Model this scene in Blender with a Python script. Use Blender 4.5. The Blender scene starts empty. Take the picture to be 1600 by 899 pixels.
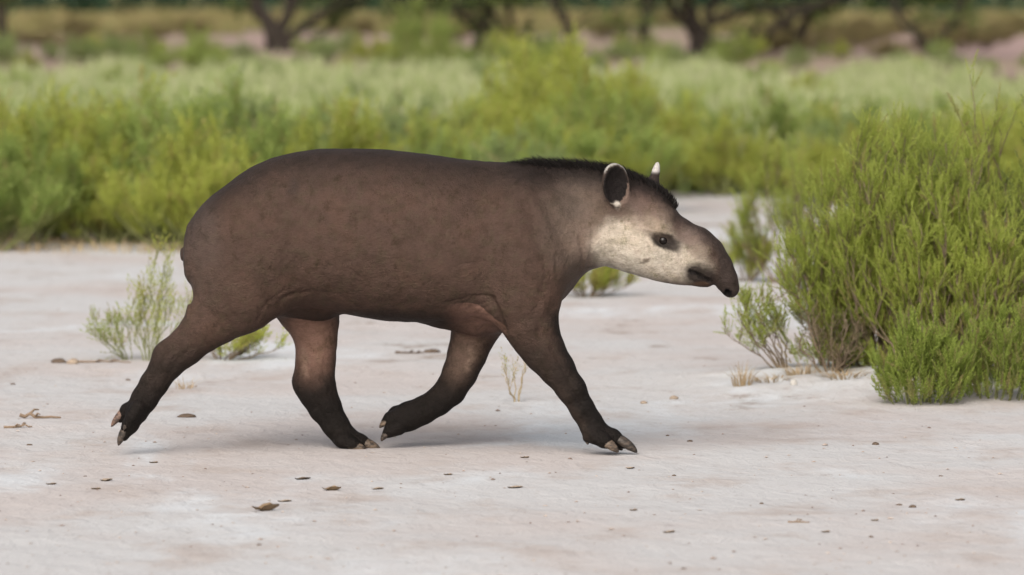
import bpy, math, random
import numpy as np
from mathutils import Vector, Matrix

# ------------------------------------------------------------------ camera, sky, sun, exposure
scene = bpy.context.scene
F_PX, CAM_H, HORIZON = 9200.0, 1.6, -31.0          # photo pixels (1600 wide)
PITCH = math.atan((449.5 - HORIZON) / F_PX)
cam_d = bpy.data.cameras.new("camera")
cam_d.sensor_width = 36.0
cam_d.lens = F_PX * 36.0 / 1600.0
cam_d.clip_start, cam_d.clip_end = 0.5, 6000.0
cam_d.dof.use_dof = True
cam_d.dof.focus_distance = 19.85
cam_d.dof.aperture_fstop = 4.0
cam = bpy.data.objects.new("camera", cam_d)
cam.location = (0, 0, CAM_H)
cam.rotation_euler = (math.pi / 2 - PITCH, 0, 0)
scene.collection.objects.link(cam)
scene.camera = cam

SUN_EL, SUN_AZ = 36.0, 196.0        # azimuth clockwise from +Y: behind the camera, a little to the left
world = bpy.data.worlds.new("World")
scene.world = world
world.use_nodes = True
wn = world.node_tree.nodes
sky = wn.new("ShaderNodeTexSky")
sky.sky_type = 'NISHITA'
sky.sun_disc = False
sky.sun_elevation = math.radians(SUN_EL)
sky.sun_rotation = math.radians(SUN_AZ)
sky.dust_density = 8.0
sky.ozone_density = 0.6
sky.air_density = 1.0
bg = wn["Background"]
bg.inputs[1].default_value = 0.10
cloud = wn.new("ShaderNodeHueSaturation")          # thin overcast: the sky's blue is washed out
cloud.inputs["Saturation"].default_value = 0.45
world.node_tree.links.new(sky.outputs[0], cloud.inputs["Color"])
world.node_tree.links.new(cloud.outputs[0], bg.inputs[0])

sun_d = bpy.data.lights.new("sun", 'SUN')
sun_d.energy = 1.5
sun_d.angle = math.radians(75)
sun_d.color = (1.0, 0.93, 0.84)
sun = bpy.data.objects.new("sun", sun_d)
az, el = math.radians(SUN_AZ), math.radians(SUN_EL)
to_sun = Vector((math.sin(az) * math.cos(el), math.cos(az) * math.cos(el), math.sin(el)))
sun.rotation_euler = to_sun.to_track_quat('Z', 'Y').to_euler()
sun.location = (-6, -8, 14)
scene.collection.objects.link(sun)

vs = scene.view_settings
vs.view_transform = 'Standard'
vs.look = 'None'
vs.gamma = 1.0
vs.use_curve_mapping = False
vs.exposure = 0.74

# ------------------------------------------------------------------ pixel geometry
SP, CP = math.sin(PITCH), math.cos(PITCH)

def unproj(px, py, Y):
    """point on the upright plane y = Y that lies behind a photo pixel"""
    px = np.asarray(px, float); py = np.asarray(py, float)
    a = (px - 800.0) / F_PX
    b = (449.5 - py) / F_PX
    dy = CP + b * SP
    dz = -SP + b * CP
    t = Y / dy
    return a * t, CAM_H + dz * t

def ground_pt(px, py):
    a = (px - 800.0) / F_PX
    b = (449.5 - py) / F_PX
    dy = CP + b * SP
    dz = -SP + b * CP
    t = CAM_H / -dz
    return a * t, dy * t

def proj(P):
    z = P[:, 2] - CAM_H
    f = P[:, 1] * CP - z * SP
    u = P[:, 1] * SP + z * CP
    return 800.0 + F_PX * P[:, 0] / f, 449.5 - F_PX * u / f

def px_per_m(Y):
    return F_PX / Y

def sstep(x, a, b):
    t = np.clip((np.asarray(x, float) - a) / (b - a), 0, 1)
    return t * t * (3 - 2 * t)

def vnoise(x, y, seed=0):
    """cheap value noise, vectorised"""
    x = np.asarray(x, float); y = np.asarray(y, float)
    xi = np.floor(x).astype(np.int64); yi = np.floor(y).astype(np.int64)
    fx = x - xi; fy = y - yi
    fx = fx * fx * (3 - 2 * fx); fy = fy * fy * (3 - 2 * fy)
    def h(i, j):
        n = (i * 374761393 + j * 668265263 + seed * 974711) & 0x7fffffff
        n = ((n ^ (n >> 13)) * 1274126177) & 0x7fffffff
        return ((n ^ (n >> 16)) & 0xffff) / 65535.0
    return (h(xi, yi) * (1 - fx) + h(xi + 1, yi) * fx) * (1 - fy) + (h(xi, yi + 1) * (1 - fx) + h(xi + 1, yi + 1) * fx) * fy

MX, MY = ground_pt(1330, 600)        # sand hummock gathered round the big bush

def ground_h(x, y):
    x = np.asarray(x, float); y = np.asarray(y, float)
    h = 0.022 * (vnoise(x * .7 + 9, y * .55, 1) - .5) + 0.012 * (vnoise(x * 1.9, y * 1.6 + 4, 2) - .5) + 0.006 * (vnoise(x * 5.2, y * 4.4, 3) - .5)
    h = h * sstep(np.hypot(x + .4, y - 20) , .3, 2.0) * .9 + h * .1
    m = np.exp(-(((x - MX) / .55) ** 2 + ((y - MY) / .75) ** 2))
    return h + m * (0.06 + 0.03 * (vnoise(x * 7, y * 6, 8) - .5))

def gh(x, y):
    return float(ground_h(x, y))

# ------------------------------------------------------------------ object helpers
COL = scene.collection

def mesh_np(name, verts, quads=None, tris=None, smooth=True):
    me = bpy.data.meshes.new(name)
    verts = np.asarray(verts, np.float32).reshape(-1, 3)
    loops = []; starts = []; totals = []; n = 0
    for arr, k in ((quads, 4), (tris, 3)):
        if arr is not None and len(arr):
            arr = np.asarray(arr, np.int32).reshape(-1, k)
            loops.append(arr.ravel())
            starts.append(n + np.arange(len(arr)) * k)
            totals.append(np.full(len(arr), k))
            n += arr.size
    lv = np.concatenate(loops).astype(np.int32)
    me.vertices.add(len(verts)); me.vertices.foreach_set("co", verts.ravel())
    me.loops.add(len(lv)); me.loops.foreach_set("vertex_index", lv)
    ls = np.concatenate(starts).astype(np.int32)
    me.polygons.add(len(ls)); me.polygons.foreach_set("loop_start", ls)
    me.polygons.foreach_set("loop_total", np.concatenate(totals).astype(np.int32))
    me.polygons.foreach_set("use_smooth", np.full(len(ls), smooth))
    me.update(calc_edges=True)
    return me

def set_color(me, name, rgb):
    rgb = np.asarray(rgb, np.float32)
    rgba = np.ones((len(rgb), 4), np.float32); rgba[:, :rgb.shape[1]] = rgb
    at = me.attributes.new(name, 'FLOAT_COLOR', 'POINT')
    at.data.foreach_set("color", rgba.ravel())

def obj(name, me, mat=None, parent=None, loc=(0, 0, 0), rz=0.0):
    o = bpy.data.objects.new(name, me)
    COL.objects.link(o)
    if mat is not None and me is not None and not me.materials:
        me.materials.append(mat)
    o.location = loc
    o.rotation_euler = (0, 0, rz)
    if parent is not None:
        o.parent = parent
    return o

def tag(o, label=None, cat=None, group=None, kind=None):
    for k, v in (("label", label), ("category", cat), ("group", group), ("kind", kind)):
        if v: o[k] = v
    return o

def copy_tree(root):
    r = root.copy(); COL.objects.link(r)
    for ch in root.children:
        c = ch.copy(); COL.objects.link(c); c.parent = r
    return r

# ------------------------------------------------------------------ node helpers
class NT:
    def __init__(self, name):
        self.m = bpy.data.materials.new(name); self.m.use_nodes = True
        self.t = self.m.node_tree; self.t.nodes.clear()
        self.out = self.n("ShaderNodeOutputMaterial")
    def n(self, typ, **kw):
        nd = self.t.nodes.new(typ)
        for k, v in kw.items(): setattr(nd, k, v)
        return nd
    def l(self, a, b): self.t.links.new(a, b)
    def val(self, sock, v):
        if hasattr(v, "is_linked") or hasattr(v, "links"): self.l(v, sock)
        else: sock.default_value = v
    def noise(self, vec, scale, detail=4, rough=.55, dist=0.0):
        nd = self.n("ShaderNodeTexNoise")
        if vec is not None: self.l(vec, nd.inputs["Vector"])
        nd.inputs["Scale"].default_value = scale; nd.inputs["Detail"].default_value = detail
        nd.inputs["Roughness"].default_value = rough; nd.inputs["Distortion"].default_value = dist
        return nd.outputs["Fac"]
    def mapping(self, vec, scale=(1, 1, 1), rot=(0, 0, 0)):
        nd = self.n("ShaderNodeMapping"); self.l(vec, nd.inputs[0])
        nd.inputs["Scale"].default_value = scale; nd.inputs["Rotation"].default_value = rot
        return nd.outputs[0]
    def ramp(self, fac, stops):
        nd = self.n("ShaderNodeMapRange"); nd.interpolation_type = 'SMOOTHSTEP'
        self.l(fac, nd.inputs[0]); nd.inputs[1].default_value = stops[0]; nd.inputs[2].default_value = stops[1]
        nd.inputs[3].default_value = stops[2] if len(stops) > 2 else 0.0
        nd.inputs[4].default_value = stops[3] if len(stops) > 3 else 1.0
        return nd.outputs[0]
    def mix(self, fac, a, b, mode='MIX'):
        nd = self.n("ShaderNodeMix"); nd.data_type = 'RGBA'; nd.blend_type = mode
        self.val(nd.inputs[0], fac)
        for s, v in ((nd.inputs[6], a), (nd.inputs[7], b)):
            if isinstance(v, tuple): s.default_value = (*v, 1.0)
            else: self.l(v, s)
        return nd.outputs[2]
    def math(self, op, a, b=None):
        nd = self.n("ShaderNodeMath"); nd.operation = op
        self.val(nd.inputs[0], a)
        if b is not None: self.val(nd.inputs[1], b)
        return nd.outputs[0]
    def bump(self, h, strength=.3, dist=.01, normal=None):
        nd = self.n("ShaderNodeBump"); self.l(h, nd.inputs["Height"])
        nd.inputs["Strength"].default_value = strength; nd.inputs["Distance"].default_value = dist
        if normal is not None: self.l(normal, nd.inputs["Normal"])
        return nd.outputs[0]
    def principled(self, color, rough=.7, spec=.3, normal=None, **kw):
        nd = self.n("ShaderNodeBsdfPrincipled")
        if isinstance(color, tuple): nd.inputs["Base Color"].default_value = (*color, 1)
        else: self.l(color, nd.inputs["Base Color"])
        self.val(nd.inputs["Roughness"], rough)
        nd.inputs["Specular IOR Level"].default_value = spec
        if normal is not None: self.l(normal, nd.inputs["Normal"])
        for k, v in kw.items(): nd.inputs[k.replace("_", " ")].default_value = v
        return nd.outputs[0]
    def done(self, shader):
        self.l(shader, self.out.inputs[0]); return self.m

def leaf_material(name, a, b, dry, transl=.45):
    """green leaves: two greens mixed leaf by leaf and shrub by shrub, a share of dry ones"""
    g = NT(name)
    at = g.n("ShaderNodeAttribute", attribute_name="tint")
    sep = g.n("ShaderNodeSeparateColor"); g.l(at.outputs["Color"], sep.inputs[0])
    oi = g.n("ShaderNodeObjectInfo")
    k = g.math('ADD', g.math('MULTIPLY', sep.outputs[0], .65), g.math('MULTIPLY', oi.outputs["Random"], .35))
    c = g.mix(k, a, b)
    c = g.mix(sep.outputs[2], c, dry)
    p = g.principled(c, .6, .25)
    tr = g.n("ShaderNodeBsdfTranslucent"); g.l(c, tr.inputs[0])
    mx = g.n("ShaderNodeMixShader"); mx.inputs[0].default_value = transl
    g.l(p, mx.inputs[1]); g.l(tr.outputs[0], mx.inputs[2])
    return g.done(mx.outputs[0])

def bark_material(name, a, b, scale=18):
    g = NT(name)
    tc = g.n("ShaderNodeTexCoord").outputs["Object"]
    n1 = g.noise(g.mapping(tc, (scale, scale, scale * .25)), 1.0, 5)
    c = g.mix(n1, a, b)
    return g.done(g.principled(c, .85, .15, g.bump(n1, .6, .02)))

# ------------------------------------------------------------------ ground
def ground_material():
    g = NT("pale_sand")
    pos = g.n("ShaderNodeNewGeometry").outputs["Position"]
    sep = g.n("ShaderNodeSeparateXYZ"); g.l(pos, sep.inputs[0])
    wob = g.noise(g.mapping(pos, (.35, .35, .35)), 1.0, 3)
    yy = g.math('ADD', sep.outputs[1], g.math('MULTIPLY', g.math('SUBTRACT', wob, .5), 9.0))
    # crusted sand: pinkish beige with whiter, cooler salt patches
    big = g.noise(g.mapping(pos, (.55, .42, 1)), 1.0, 5, .6)
    mid = g.noise(g.mapping(pos, (2.6, 1.5, 1)), 1.0, 5, .62)
    sand = g.mix(g.ramp(big, (.40, .60)), (0.413, 0.383, 0.376), (0.424, 0.423, 0.430))
    sand = g.mix(g.ramp(mid, (.50, .70, 0, .75)), sand, (0.356, 0.313, 0.292))
    salt = g.noise(g.mapping(pos, (.8, .33, 1), (0, 0, .1)), 1.0, 5, .62, .4)
    sand = g.mix(g.ramp(salt, (.53, .66, 0, .85)), sand, (0.492, 0.518, 0.546))
    fine = g.noise(g.mapping(pos, (17, 9, 8)), 1.0, 5, .68, .3)
    sand = g.mix(g.ramp(fine, (.54, .74, 0, .45)), sand, (0.265, 0.235, 0.224))
    grain = g.noise(g.mapping(pos, (80, 48, 40)), 1.0, 3, .65)
    sand = g.mix(g.ramp(grain, (.56, .76, 0, .28)), sand, (0.238, 0.212, 0.200))
    # litter-brown streaks farther out on the flat
    lit = g.noise(g.mapping(pos, (1.7, 1.1, 1), (0, 0, .25)), 1.0, 7, .75)
    far = g.ramp(yy, (19.0, 26.0, 0, .85))
    sand = g.mix(g.math('MULTIPLY', g.ramp(lit, (.56, .68)), far), sand, (.20, .155, .12))
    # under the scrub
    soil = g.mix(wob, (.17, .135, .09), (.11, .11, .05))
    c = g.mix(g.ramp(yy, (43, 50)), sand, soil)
    # bare pink flat past the trees, olive grassland behind it
    pink = g.mix(g.ramp(g.noise(g.mapping(pos, (.12, .05, 1)), 1.0, 4), (.4, .62)), (.30, .215, .20), (.24, .19, .14))
    c = g.mix(g.ramp(yy, (92, 104)), c, pink)
    c = g.mix(g.ramp(yy, (172, 205)), c, (.15, .145, .065))
    rip = g.noise(g.mapping(pos, (11, 5.5, 4), (0, 0, .12)), 1.0, 3, .6, .5)
    b1 = g.bump(rip, .55, .026)
    b2 = g.bump(g.noise(g.mapping(pos, (60, 42, 30)), 1.0, 4, .7), .5, .006, b1)
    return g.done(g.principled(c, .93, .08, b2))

def build_ground():
    def axis(lo, hi, step, far, back):
        core = list(np.arange(lo, hi, step))
        out = list(core); s = step
        while out[-1] < far: s *= 1.25; out.append(out[-1] + s)
        pre = [core[0]]; s = step
        while pre[-1] > back: s *= 1.25; pre.append(pre[-1] - s)
        return np.array(pre[:0:-1] + out)
    xs = axis(-3.2, 3.2, .03, 2500, -2500)
    ys = axis(14.5, 33, .045, 4500, -300)
    X, Y = np.meshgrid(xs, ys)
    V = np.stack([X, Y, ground_h(X, Y)], -1).reshape(-1, 3)
    nx, ny = len(xs), len(ys)
    i = np.arange((nx - 1) * (ny - 1)); r, c = i // (nx - 1), i % (nx - 1)
    a = r * nx + c
    q = np.stack([a, a + 1, a + nx + 1, a + nx], -1)
    o = obj("ground", mesh_np("ground", V, q), ground_material())
    tag(o, "pale pinkish sand flat with salt crust reaching back under the scrub", None, None, "structure")
build_ground()

# ------------------------------------------------------------------ plant geometry
def frames_from(dirs, rng):
    """rotation matrices whose third column is dirs, random spin"""
    d = dirs / np.linalg.norm(dirs, axis=1, keepdims=True)
    r = rng.normal(size=d.shape)
    a = np.cross(d, r); a /= np.linalg.norm(a, axis=1, keepdims=True)
    b = np.cross(d, a)
    return np.stack([a, b, d], -1)

def sprig_template(rng, n, length, ll, lw, tilt=45, bare=.08):
    """leaves on a twig along +Z: (n,4,3) leaf corners"""
    t = np.linspace(bare, 1, n)
    ang = np.arange(n) * 2.39996 + rng.uniform(0, .6, n)
    ti = np.radians(tilt * (1.15 - .75 * t) + rng.normal(0, 9, n))
    rad = np.stack([np.cos(ang), np.sin(ang), np.zeros(n)], -1)
    d = rad * np.sin(ti)[:, None] + np.array([0, 0, 1.0]) * np.cos(ti)[:, None]
    side = np.stack([-np.sin(ang), np.cos(ang), np.zeros(n)], -1)
    L = (ll * (1.15 - .55 * t) * rng.uniform(.75, 1.2, n))[:, None]
    base = np.array([0, 0, 1.0]) * (t * length)[:, None]
    w = lw * .5
    return np.stack([base, base + d * L * .45 + side * w, base + d * L, base + d * L * .45 - side * w], 1), t

def tube(path, radii, sides=5):
    P = np.asarray(path, float); n = len(P)
    T = np.gradient(P, axis=0); T /= np.linalg.norm(T, axis=1, keepdims=True) + 1e-9
    ref = np.array([1.0, .13, .07]) if abs(T[:, 0]).mean() < .8 else np.array([0, .1, 1.0])
    A = np.cross(T, ref); A /= np.linalg.norm(A, axis=1, keepdims=True) + 1e-9
    B = np.cross(T, A)
    th = np.arange(sides) * 2 * math.pi / sides
    R = np.asarray(radii, float)[:, None, None]
    V = P[:, None] + R * (A[:, None] * np.cos(th)[None, :, None] + B[:, None] * np.sin(th)[None, :, None])
    i = np.arange((n - 1) * sides); r, c = i // sides, i % sides
    q = np.stack([r * sides + c, r * sides + (c + 1) % sides, (r + 1) * sides + (c + 1) % sides, (r + 1) * sides + c], -1)
    return V.reshape(-1, 3), q

class Buf:
    def __init__(self): self.v = []; self.q = []; self.n = 0
    def add(self, V, q):
        self.v.append(V); self.q.append(np.asarray(q) + self.n); self.n += len(V)
    def mesh(self, name, smooth=True):
        return mesh_np(name, np.concatenate(self.v), np.concatenate(self.q), smooth=smooth)

def shrub(seed, height, radius, stems, branches, sprigs, leaves, slen, ll, lw, dry=.1, upright=.6, low=.15, stem_r=.006, tilt=45, lean=(0, 0), droop=0.0, root=.16, skirt=0):
    """stems fan out from one crown, branch, and carry leafy sprigs; returns (leaf mesh, stem mesh)"""
    rng = np.random.default_rng(seed)
    wood = Buf(); SPp = []; SPd = []; SPs = []
    for s in range(stems):
        a = rng.uniform(0, 2 * math.pi); rr = math.sqrt(rng.uniform(0.0, 1))
        tip = np.array([math.cos(a) * radius * rr + lean[0], math.sin(a) * radius * rr + lean[1], height * rng.uniform(.60, 1.0) * (1 - .55 * rr ** 2.2)])
        base = np.array([math.cos(a), math.sin(a), 0]) * radius * root * rr
        t = np.linspace(0, 1, 7)[:, None]
        bow = np.array([math.cos(a), math.sin(a), 0]) * radius * .25 * rr
        P = base + (tip - base) * t + bow * (t * (1 - t) * 2) + rng.normal(0, .018 * height, (7, 3)) * (t > .1)
        P[0, 2] = -.02
        wood.add(*tube(P, np.linspace(stem_r, stem_r * .3, 7), 5))
        for b in range(branches):
            f = rng.uniform(low, 1.0) ** .8
            k = f * 6; i0 = min(int(k), 5); p0 = P[i0] + (P[i0 + 1] - P[i0]) * (k - i0)
            ax = P[i0 + 1] - P[i0]; ax = ax / np.linalg.norm(ax)
            ra = rng.normal(size=3); ra[2] = abs(ra[2]) * .3; ra /= np.linalg.norm(ra)
            d = ax * upright + ra * (1.1 - upright) + np.array([0, 0, .35 - droop]); d /= np.linalg.norm(d)
            L = height * rng.uniform(.12, .30) * (1.15 - .6 * f)
            p1 = p0 + d * L; p1[2] = max(p1[2], .03)
            pm = (p0 + p1) / 2 + rng.normal(0, .05, 3) * L
            wood.add(*tube([p0, pm, p1], [stem_r * .45, stem_r * .35, stem_r * .2], 3))
            for q in range(sprigs):
                g = rng.uniform(.15, 1.0)
                pp = p0 + (p1 - p0) * g
                dd = d * .6 + np.array([0, 0, .55 * upright + .1]) + rng.normal(0, .33, 3)
                SPp.append(pp); SPd.append(dd); SPs.append(rng.uniform(.6, 1.15))
    for k in range(skirt):                                  # leafy shoots from the root crown itself
        a = rng.uniform(0, 2 * math.pi); r = radius * (root + .25) * math.sqrt(rng.uniform(.1, 1))
        SPp.append(np.array([math.cos(a) * r, math.sin(a) * r, rng.uniform(0, .05)]))
        SPd.append(np.array([math.cos(a) * .5, math.sin(a) * .5, rng.uniform(.5, 1.2)])); SPs.append(rng.uniform(.7, 1.3))
    SPp = np.array(SPp); R = frames_from(np.array(SPd), rng); S = np.array(SPs)
    temps = [sprig_template(rng, leaves, slen, ll, lw, tilt) for _ in range(4)]
    Vs = []; Ts = []
    which = rng.integers(0, 4, len(SPp))
    for k in range(4):
        T, tt = temps[k]
        idx = np.where(which == k)[0]
        if not len(idx): continue
        W = np.einsum('sij,lcj->slci', R[idx], T) * S[idx][:, None, None, None] + SPp[idx][:, None, None, :]
        sr = rng.uniform(0, 1, len(idx))
        hz = SPp[idx, 2] / height
        isdry = (rng.uniform(0, 1, len(idx)) < dry + .55 * np.clip(.28 - hz, 0, 1)).astype(float) * rng.uniform(.4, 1, len(idx))
        col = np.zeros((len(idx), len(tt), 4, 3))
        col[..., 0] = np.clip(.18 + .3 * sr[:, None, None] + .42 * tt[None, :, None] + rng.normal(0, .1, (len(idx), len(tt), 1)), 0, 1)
        col[..., 1] = hz[:, None, None]
        col[..., 2] = isdry[:, None, None]
        Vs.append(W.reshape(-1, 3)); Ts.append(col.reshape(-1, 3))
    V = np.concatenate(Vs); C = np.concatenate(Ts)
    V[:, 2] = np.maximum(V[:, 2], .002)
    q = np.arange(len(V)).reshape(-1, 4)
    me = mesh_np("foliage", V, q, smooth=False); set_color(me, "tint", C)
    return me, wood.mesh("stems")

def tuft(seed, n, height, radius, width, arch=.35, dry=.5, seed_heads=0.0):
    """arching grass blades from one root; returns a mesh"""
    rng = np.random.default_rng(seed)
    V = np.zeros((n, 4, 2, 3)); C = np.zeros((n, 4, 2, 3))
    a = rng.uniform(0, 2 * math.pi, n); r0 = radius * .35 * np.sqrt(rng.uniform(0, 1, n))
    h = height * rng.uniform(.45, 1.0, n); out = radius * rng.uniform(.1, 1.0, n)
    a2 = a + rng.normal(0, .5, n); sd = a2 + math.pi / 2 + rng.normal(0, .6, n)
    for k, t in enumerate((0, .4, .75, 1.0)):
        x = r0 * np.cos(a) + np.cos(a2) * out * t ** 1.8; y = r0 * np.sin(a) + np.sin(a2) * out * t ** 1.8
        z = h * (t - arch * t ** 3 * .5 * (out / radius)) - (.01 if k == 0 else 0)
        w = width * (1 - .85 * t)
        for j, s in enumerate((-.5, .5)):
            V[:, k, j] = np.stack([x + np.cos(sd) * w * s, y + np.sin(sd) * w * s, z], -1)
    rv = rng.uniform(0, 1, n)
    C[..., 0] = rv[:, None, None]; C[..., 2] = (rng.uniform(0, 1, n) < dry).astype(float)[:, None, None] * rng.uniform(.4, 1, n)[:, None, None]
    b = (np.arange(n) * 8)[:, None, None] + (np.arange(3) * 2)[None, :, None]
    q = (b + np.array([0, 1, 3, 2])[None, None]).reshape(-1, 4)
    me = mesh_np("blades", V.reshape(-1, 3), q); set_color(me, "tint", C.reshape(-1, 3))
    return me

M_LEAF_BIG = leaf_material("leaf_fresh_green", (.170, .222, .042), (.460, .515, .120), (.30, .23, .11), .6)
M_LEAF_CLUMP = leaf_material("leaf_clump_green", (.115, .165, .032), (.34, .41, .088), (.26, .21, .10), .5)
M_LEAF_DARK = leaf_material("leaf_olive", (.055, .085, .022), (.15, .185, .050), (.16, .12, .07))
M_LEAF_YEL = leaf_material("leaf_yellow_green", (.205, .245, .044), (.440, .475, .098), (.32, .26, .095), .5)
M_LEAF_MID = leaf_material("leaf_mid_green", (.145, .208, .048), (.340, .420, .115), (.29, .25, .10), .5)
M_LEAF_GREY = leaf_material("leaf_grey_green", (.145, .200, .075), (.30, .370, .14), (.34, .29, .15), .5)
M_GRASS = leaf_material("pale_grass", (.155, .220, .068), (.35, .41, .165), (.47, .46, .30))
M_DRY = leaf_material("dry_straw", (.30, .23, .13), (.42, .33, .20), (.34, .25, .15), .2)
M_STEM = bark_material("twig_bark", (.10, .075, .05), (.22, .17, .12), 60)
M_STEMG = bark_material("green_stem", (.12, .15, .05), (.20, .19, .08), 60)
M_BARK = bark_material("dark_tree_bark", (.012, .0095, .008), (.038, .030, .024), 6)

def place_plant(name, meshes, mats, x, y, label, cat, group=None, s=1.0, rz=0.0, parts=("foliage", "stems")):
    e = bpy.data.objects.new(name, None); COL.objects.link(e); e.empty_display_size = .1
    e.location = (x, y, gh(x, y) - .004); e.scale = (s, s, s); e.rotation_euler = (0, 0, rz)
    for pn, me, m in zip(parts, meshes, mats):
        obj(pn, me, m, e)
    tag(e, label, cat, group)
    return e

# ------------------------------------------------------------------ scrub behind the tapir
def build_scrub():
    rng = random.Random(5)
    kinds = []
    cfg = [("yellow_green_shrub", M_LEAF_YEL, M_STEMG, "bushy yellow-green shrub", "yellow-green scrub shrubs"),
           ("mid_green_shrub", M_LEAF_MID, M_STEMG, "bushy mid-green shrub", "mid-green scrub shrubs"),
           ("grey_green_shrub", M_LEAF_GREY, M_STEM, "pale grey-green shrub", "grey-green scrub shrubs")]
    for k, (nm, ml, ms, lab, grp) in enumerate(cfg):
        for v in range(3):
            me, st = shrub(100 + k * 10 + v, .74, .40, 16, 9, 4, 11, .17, .055, .012, dry=.10 + .04 * v, upright=.75, low=.1, stem_r=.007)
            me.name = "foliage"; st.name = "stems"
            kinds.append((nm, me, ml, st, ms, lab, grp))
    def front(px):       # depth of the belt's front edge across the picture
        return 35.0 + .8 * math.sin(px * .013) + 8.3 * float(sstep(px, 820, 1060)) - 4.0 * float(sstep(px, 1260, 1420))
    depths = [0, .9, 1.9, 3.0, 4.3, 5.8, 7.6, 9.8, 12.4, 15.5]
    count = 0
    for ri, dz in enumerate(depths):
        Y = 36 + dz; step = (58 if ri < 6 else 76)
        px = -90 + rng.uniform(0, 40)
        while px < 1690:
            f = front(px)
            y = f + dz + rng.uniform(-.35, .45)
            # the front line behind the tapir's body cannot be seen
            hidden = ri < 3 and 360 < px < 900
            if not hidden and not (ri > 7 and rng.random() < .35):
                tone = vnoise(px * .011 + 3, ri * .8, 21)
                k = 0 if tone < .50 else (1 if tone < .80 else 2)
                if rng.random() < .2: k = rng.randrange(3)
                c = kinds[k * 3 + rng.randrange(3)]
                x = (px - 800) / F_PX * y
                lim = 1.6 - (192 + HORIZON * -1 - 12) * y / F_PX      # tallest that leaves the grass in view
                s = max(lim, .26) / .74 * rng.uniform(.72, 1.16) * (1.0 if ri else .8)
                where = ("at the sandy front edge of the scrub belt" if ri < 2 else ("in the thick of the scrub belt" if ri < 6 else "at the back of the scrub belt against the pale grass"))
                place_plant(c[0], (c[1], c[3]), (c[2], c[4]), x, y, c[5] + " " + where, "shrub", c[6] + " " + where, s, rng.uniform(0, 6.28)).scale = (s * rng.uniform(1.0, 1.35), s * 1.1, s * rng.uniform(.8, 1.15))
                count += 1
            px += step * rng.uniform(.75, 1.3) * (1 if ri < 6 else 1.1)
    for i in range(34):
        px = -40 + i * 50 + rng.uniform(-30, 30); y = rng.uniform(50, 84)
        c = kinds[rng.choice((3, 4, 5, 6, 7, 8, 0))]; s = rng.uniform(.4, .72)
        place_plant("lone_shrub", (c[1], c[3]), (c[2], c[4]), (px - 800) / F_PX * y, y, "small shrub standing alone amid the pale grass", "shrub", "shrubs amid the pale grass", s, rng.uniform(0, 6))
    # the taller yellowish clump over the tapir's neck
    for px, y, s in ((850, 45.0, 1.45), (925, 44.4, 1.3), (800, 46.5, 1.25), (965, 46.2, 1.15), (885, 47.5, 1.5)):
        c = kinds[rng.randrange(2)]
        place_plant("tall_shrub", (c[1], c[3]), (M_LEAF_YEL, M_STEMG), (px - 800) / F_PX * y, y,
                    "tall yellow-green shrub rising above the tapir's mane", "shrub", "tall shrubs above the mane", s, rng.uniform(0, 6))
    return kinds
KINDS = build_scrub()

# pale tall grass behind the scrub, green undergrowth between
def build_grass():
    rng = np.random.default_rng(8)
    def field(name, n, y0, y1, hmin, hmax, w, label, mat, dry, pxlim=(-120, 1720), mask=None):
        y = y0 + (y1 - y0) * rng.uniform(0, 1, n) ** 1.0
        px = rng.uniform(*pxlim, n)
        if mask is not None:
            k = mask(px, y); px, y = px[k], y[k]; n = len(y)
        x = (px - 800) / F_PX * y
        cl = vnoise(x * 1.1, y * .9, 31)
        h = (hmin + (hmax - hmin) * rng.uniform(0, 1, n)) * (.45 + 1.0 * cl)
        V = np.zeros((n, 4, 2, 3)); C = np.zeros((n, 4, 2, 3))
        la = rng.uniform(0, 6.28, n); le = h * rng.uniform(.05, .35, n)
        wa = rng.uniform(-.6, .6, n)
        for k, t in enumerate((0, .45, .8, 1.0)):
            ww = w * (1.0, .8, 1.0, .15)[k] * rng.uniform(.7, 1.3, n)
            cx = x + np.cos(la) * le * t ** 2; cy = y + np.sin(la) * le * t ** 2
            z = h * t
            for j, s in enumerate((-.5, .5)):
                V[:, k, j] = np.stack([cx + np.cos(wa) * ww * s, cy + np.sin(wa) * ww * s, z + ground_h(x, y) - .01 * (k == 0)], -1)
            C[:, k, :, 0] = (.15 + .75 * t * cl)[:, None]
            C[:, k, :, 2] = (dry * t ** 2 * (rng.uniform(0, 1, n) < .6))[:, None]
        b = (np.arange(n) * 8)[:, None, None] + (np.arange(3) * 2)[None, :, None]
        q = (b + np.array([0, 1, 3, 2])[None, None]).reshape(-1, 4)
        me = mesh_np(name, V.reshape(-1, 3), q); set_color(me, "tint", C.reshape(-1, 3))
        tag(obj(name, me, mat), label, "grass", None, "stuff")
    field("tall_grass", 46000, 44, 90, .20, .46, .026, "pale feathery grass in a wide band behind the scrub", M_GRASS, .8, (-120, 1720),
          lambda px, y: (y < 72 + 26 * vnoise(px * .012, y * .02, 71)) & (vnoise(px * .02, y * .16, 72) > .16))
    field("green_undergrowth", 26000, 38, 66, .14, .42, .018, "low green undergrowth between the scrub shrubs", M_LEAF_MID, .2, (-120, 1720),
          lambda px, y: y > 38 + 7.5 * sstep(px, 800, 1020))
    field("dry_fringe", 2600, 34.2, 37.5, .015, .07, .006, "short dry straw along the front edge of the scrub", M_DRY, .9, (-100, 860))
    field("olive_grassland", 20000, 172, 234, .12, .50, .13, "olive and straw grassland beyond the bare pink flat", leaf_material("olive_grass", (.12, .125, .045), (.25, .23, .09), (.30, .22, .12)), .7, (-150, 1750),
          lambda px, y: (vnoise(px * .006, y * .05, 51) > .30))
build_grass()

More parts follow.
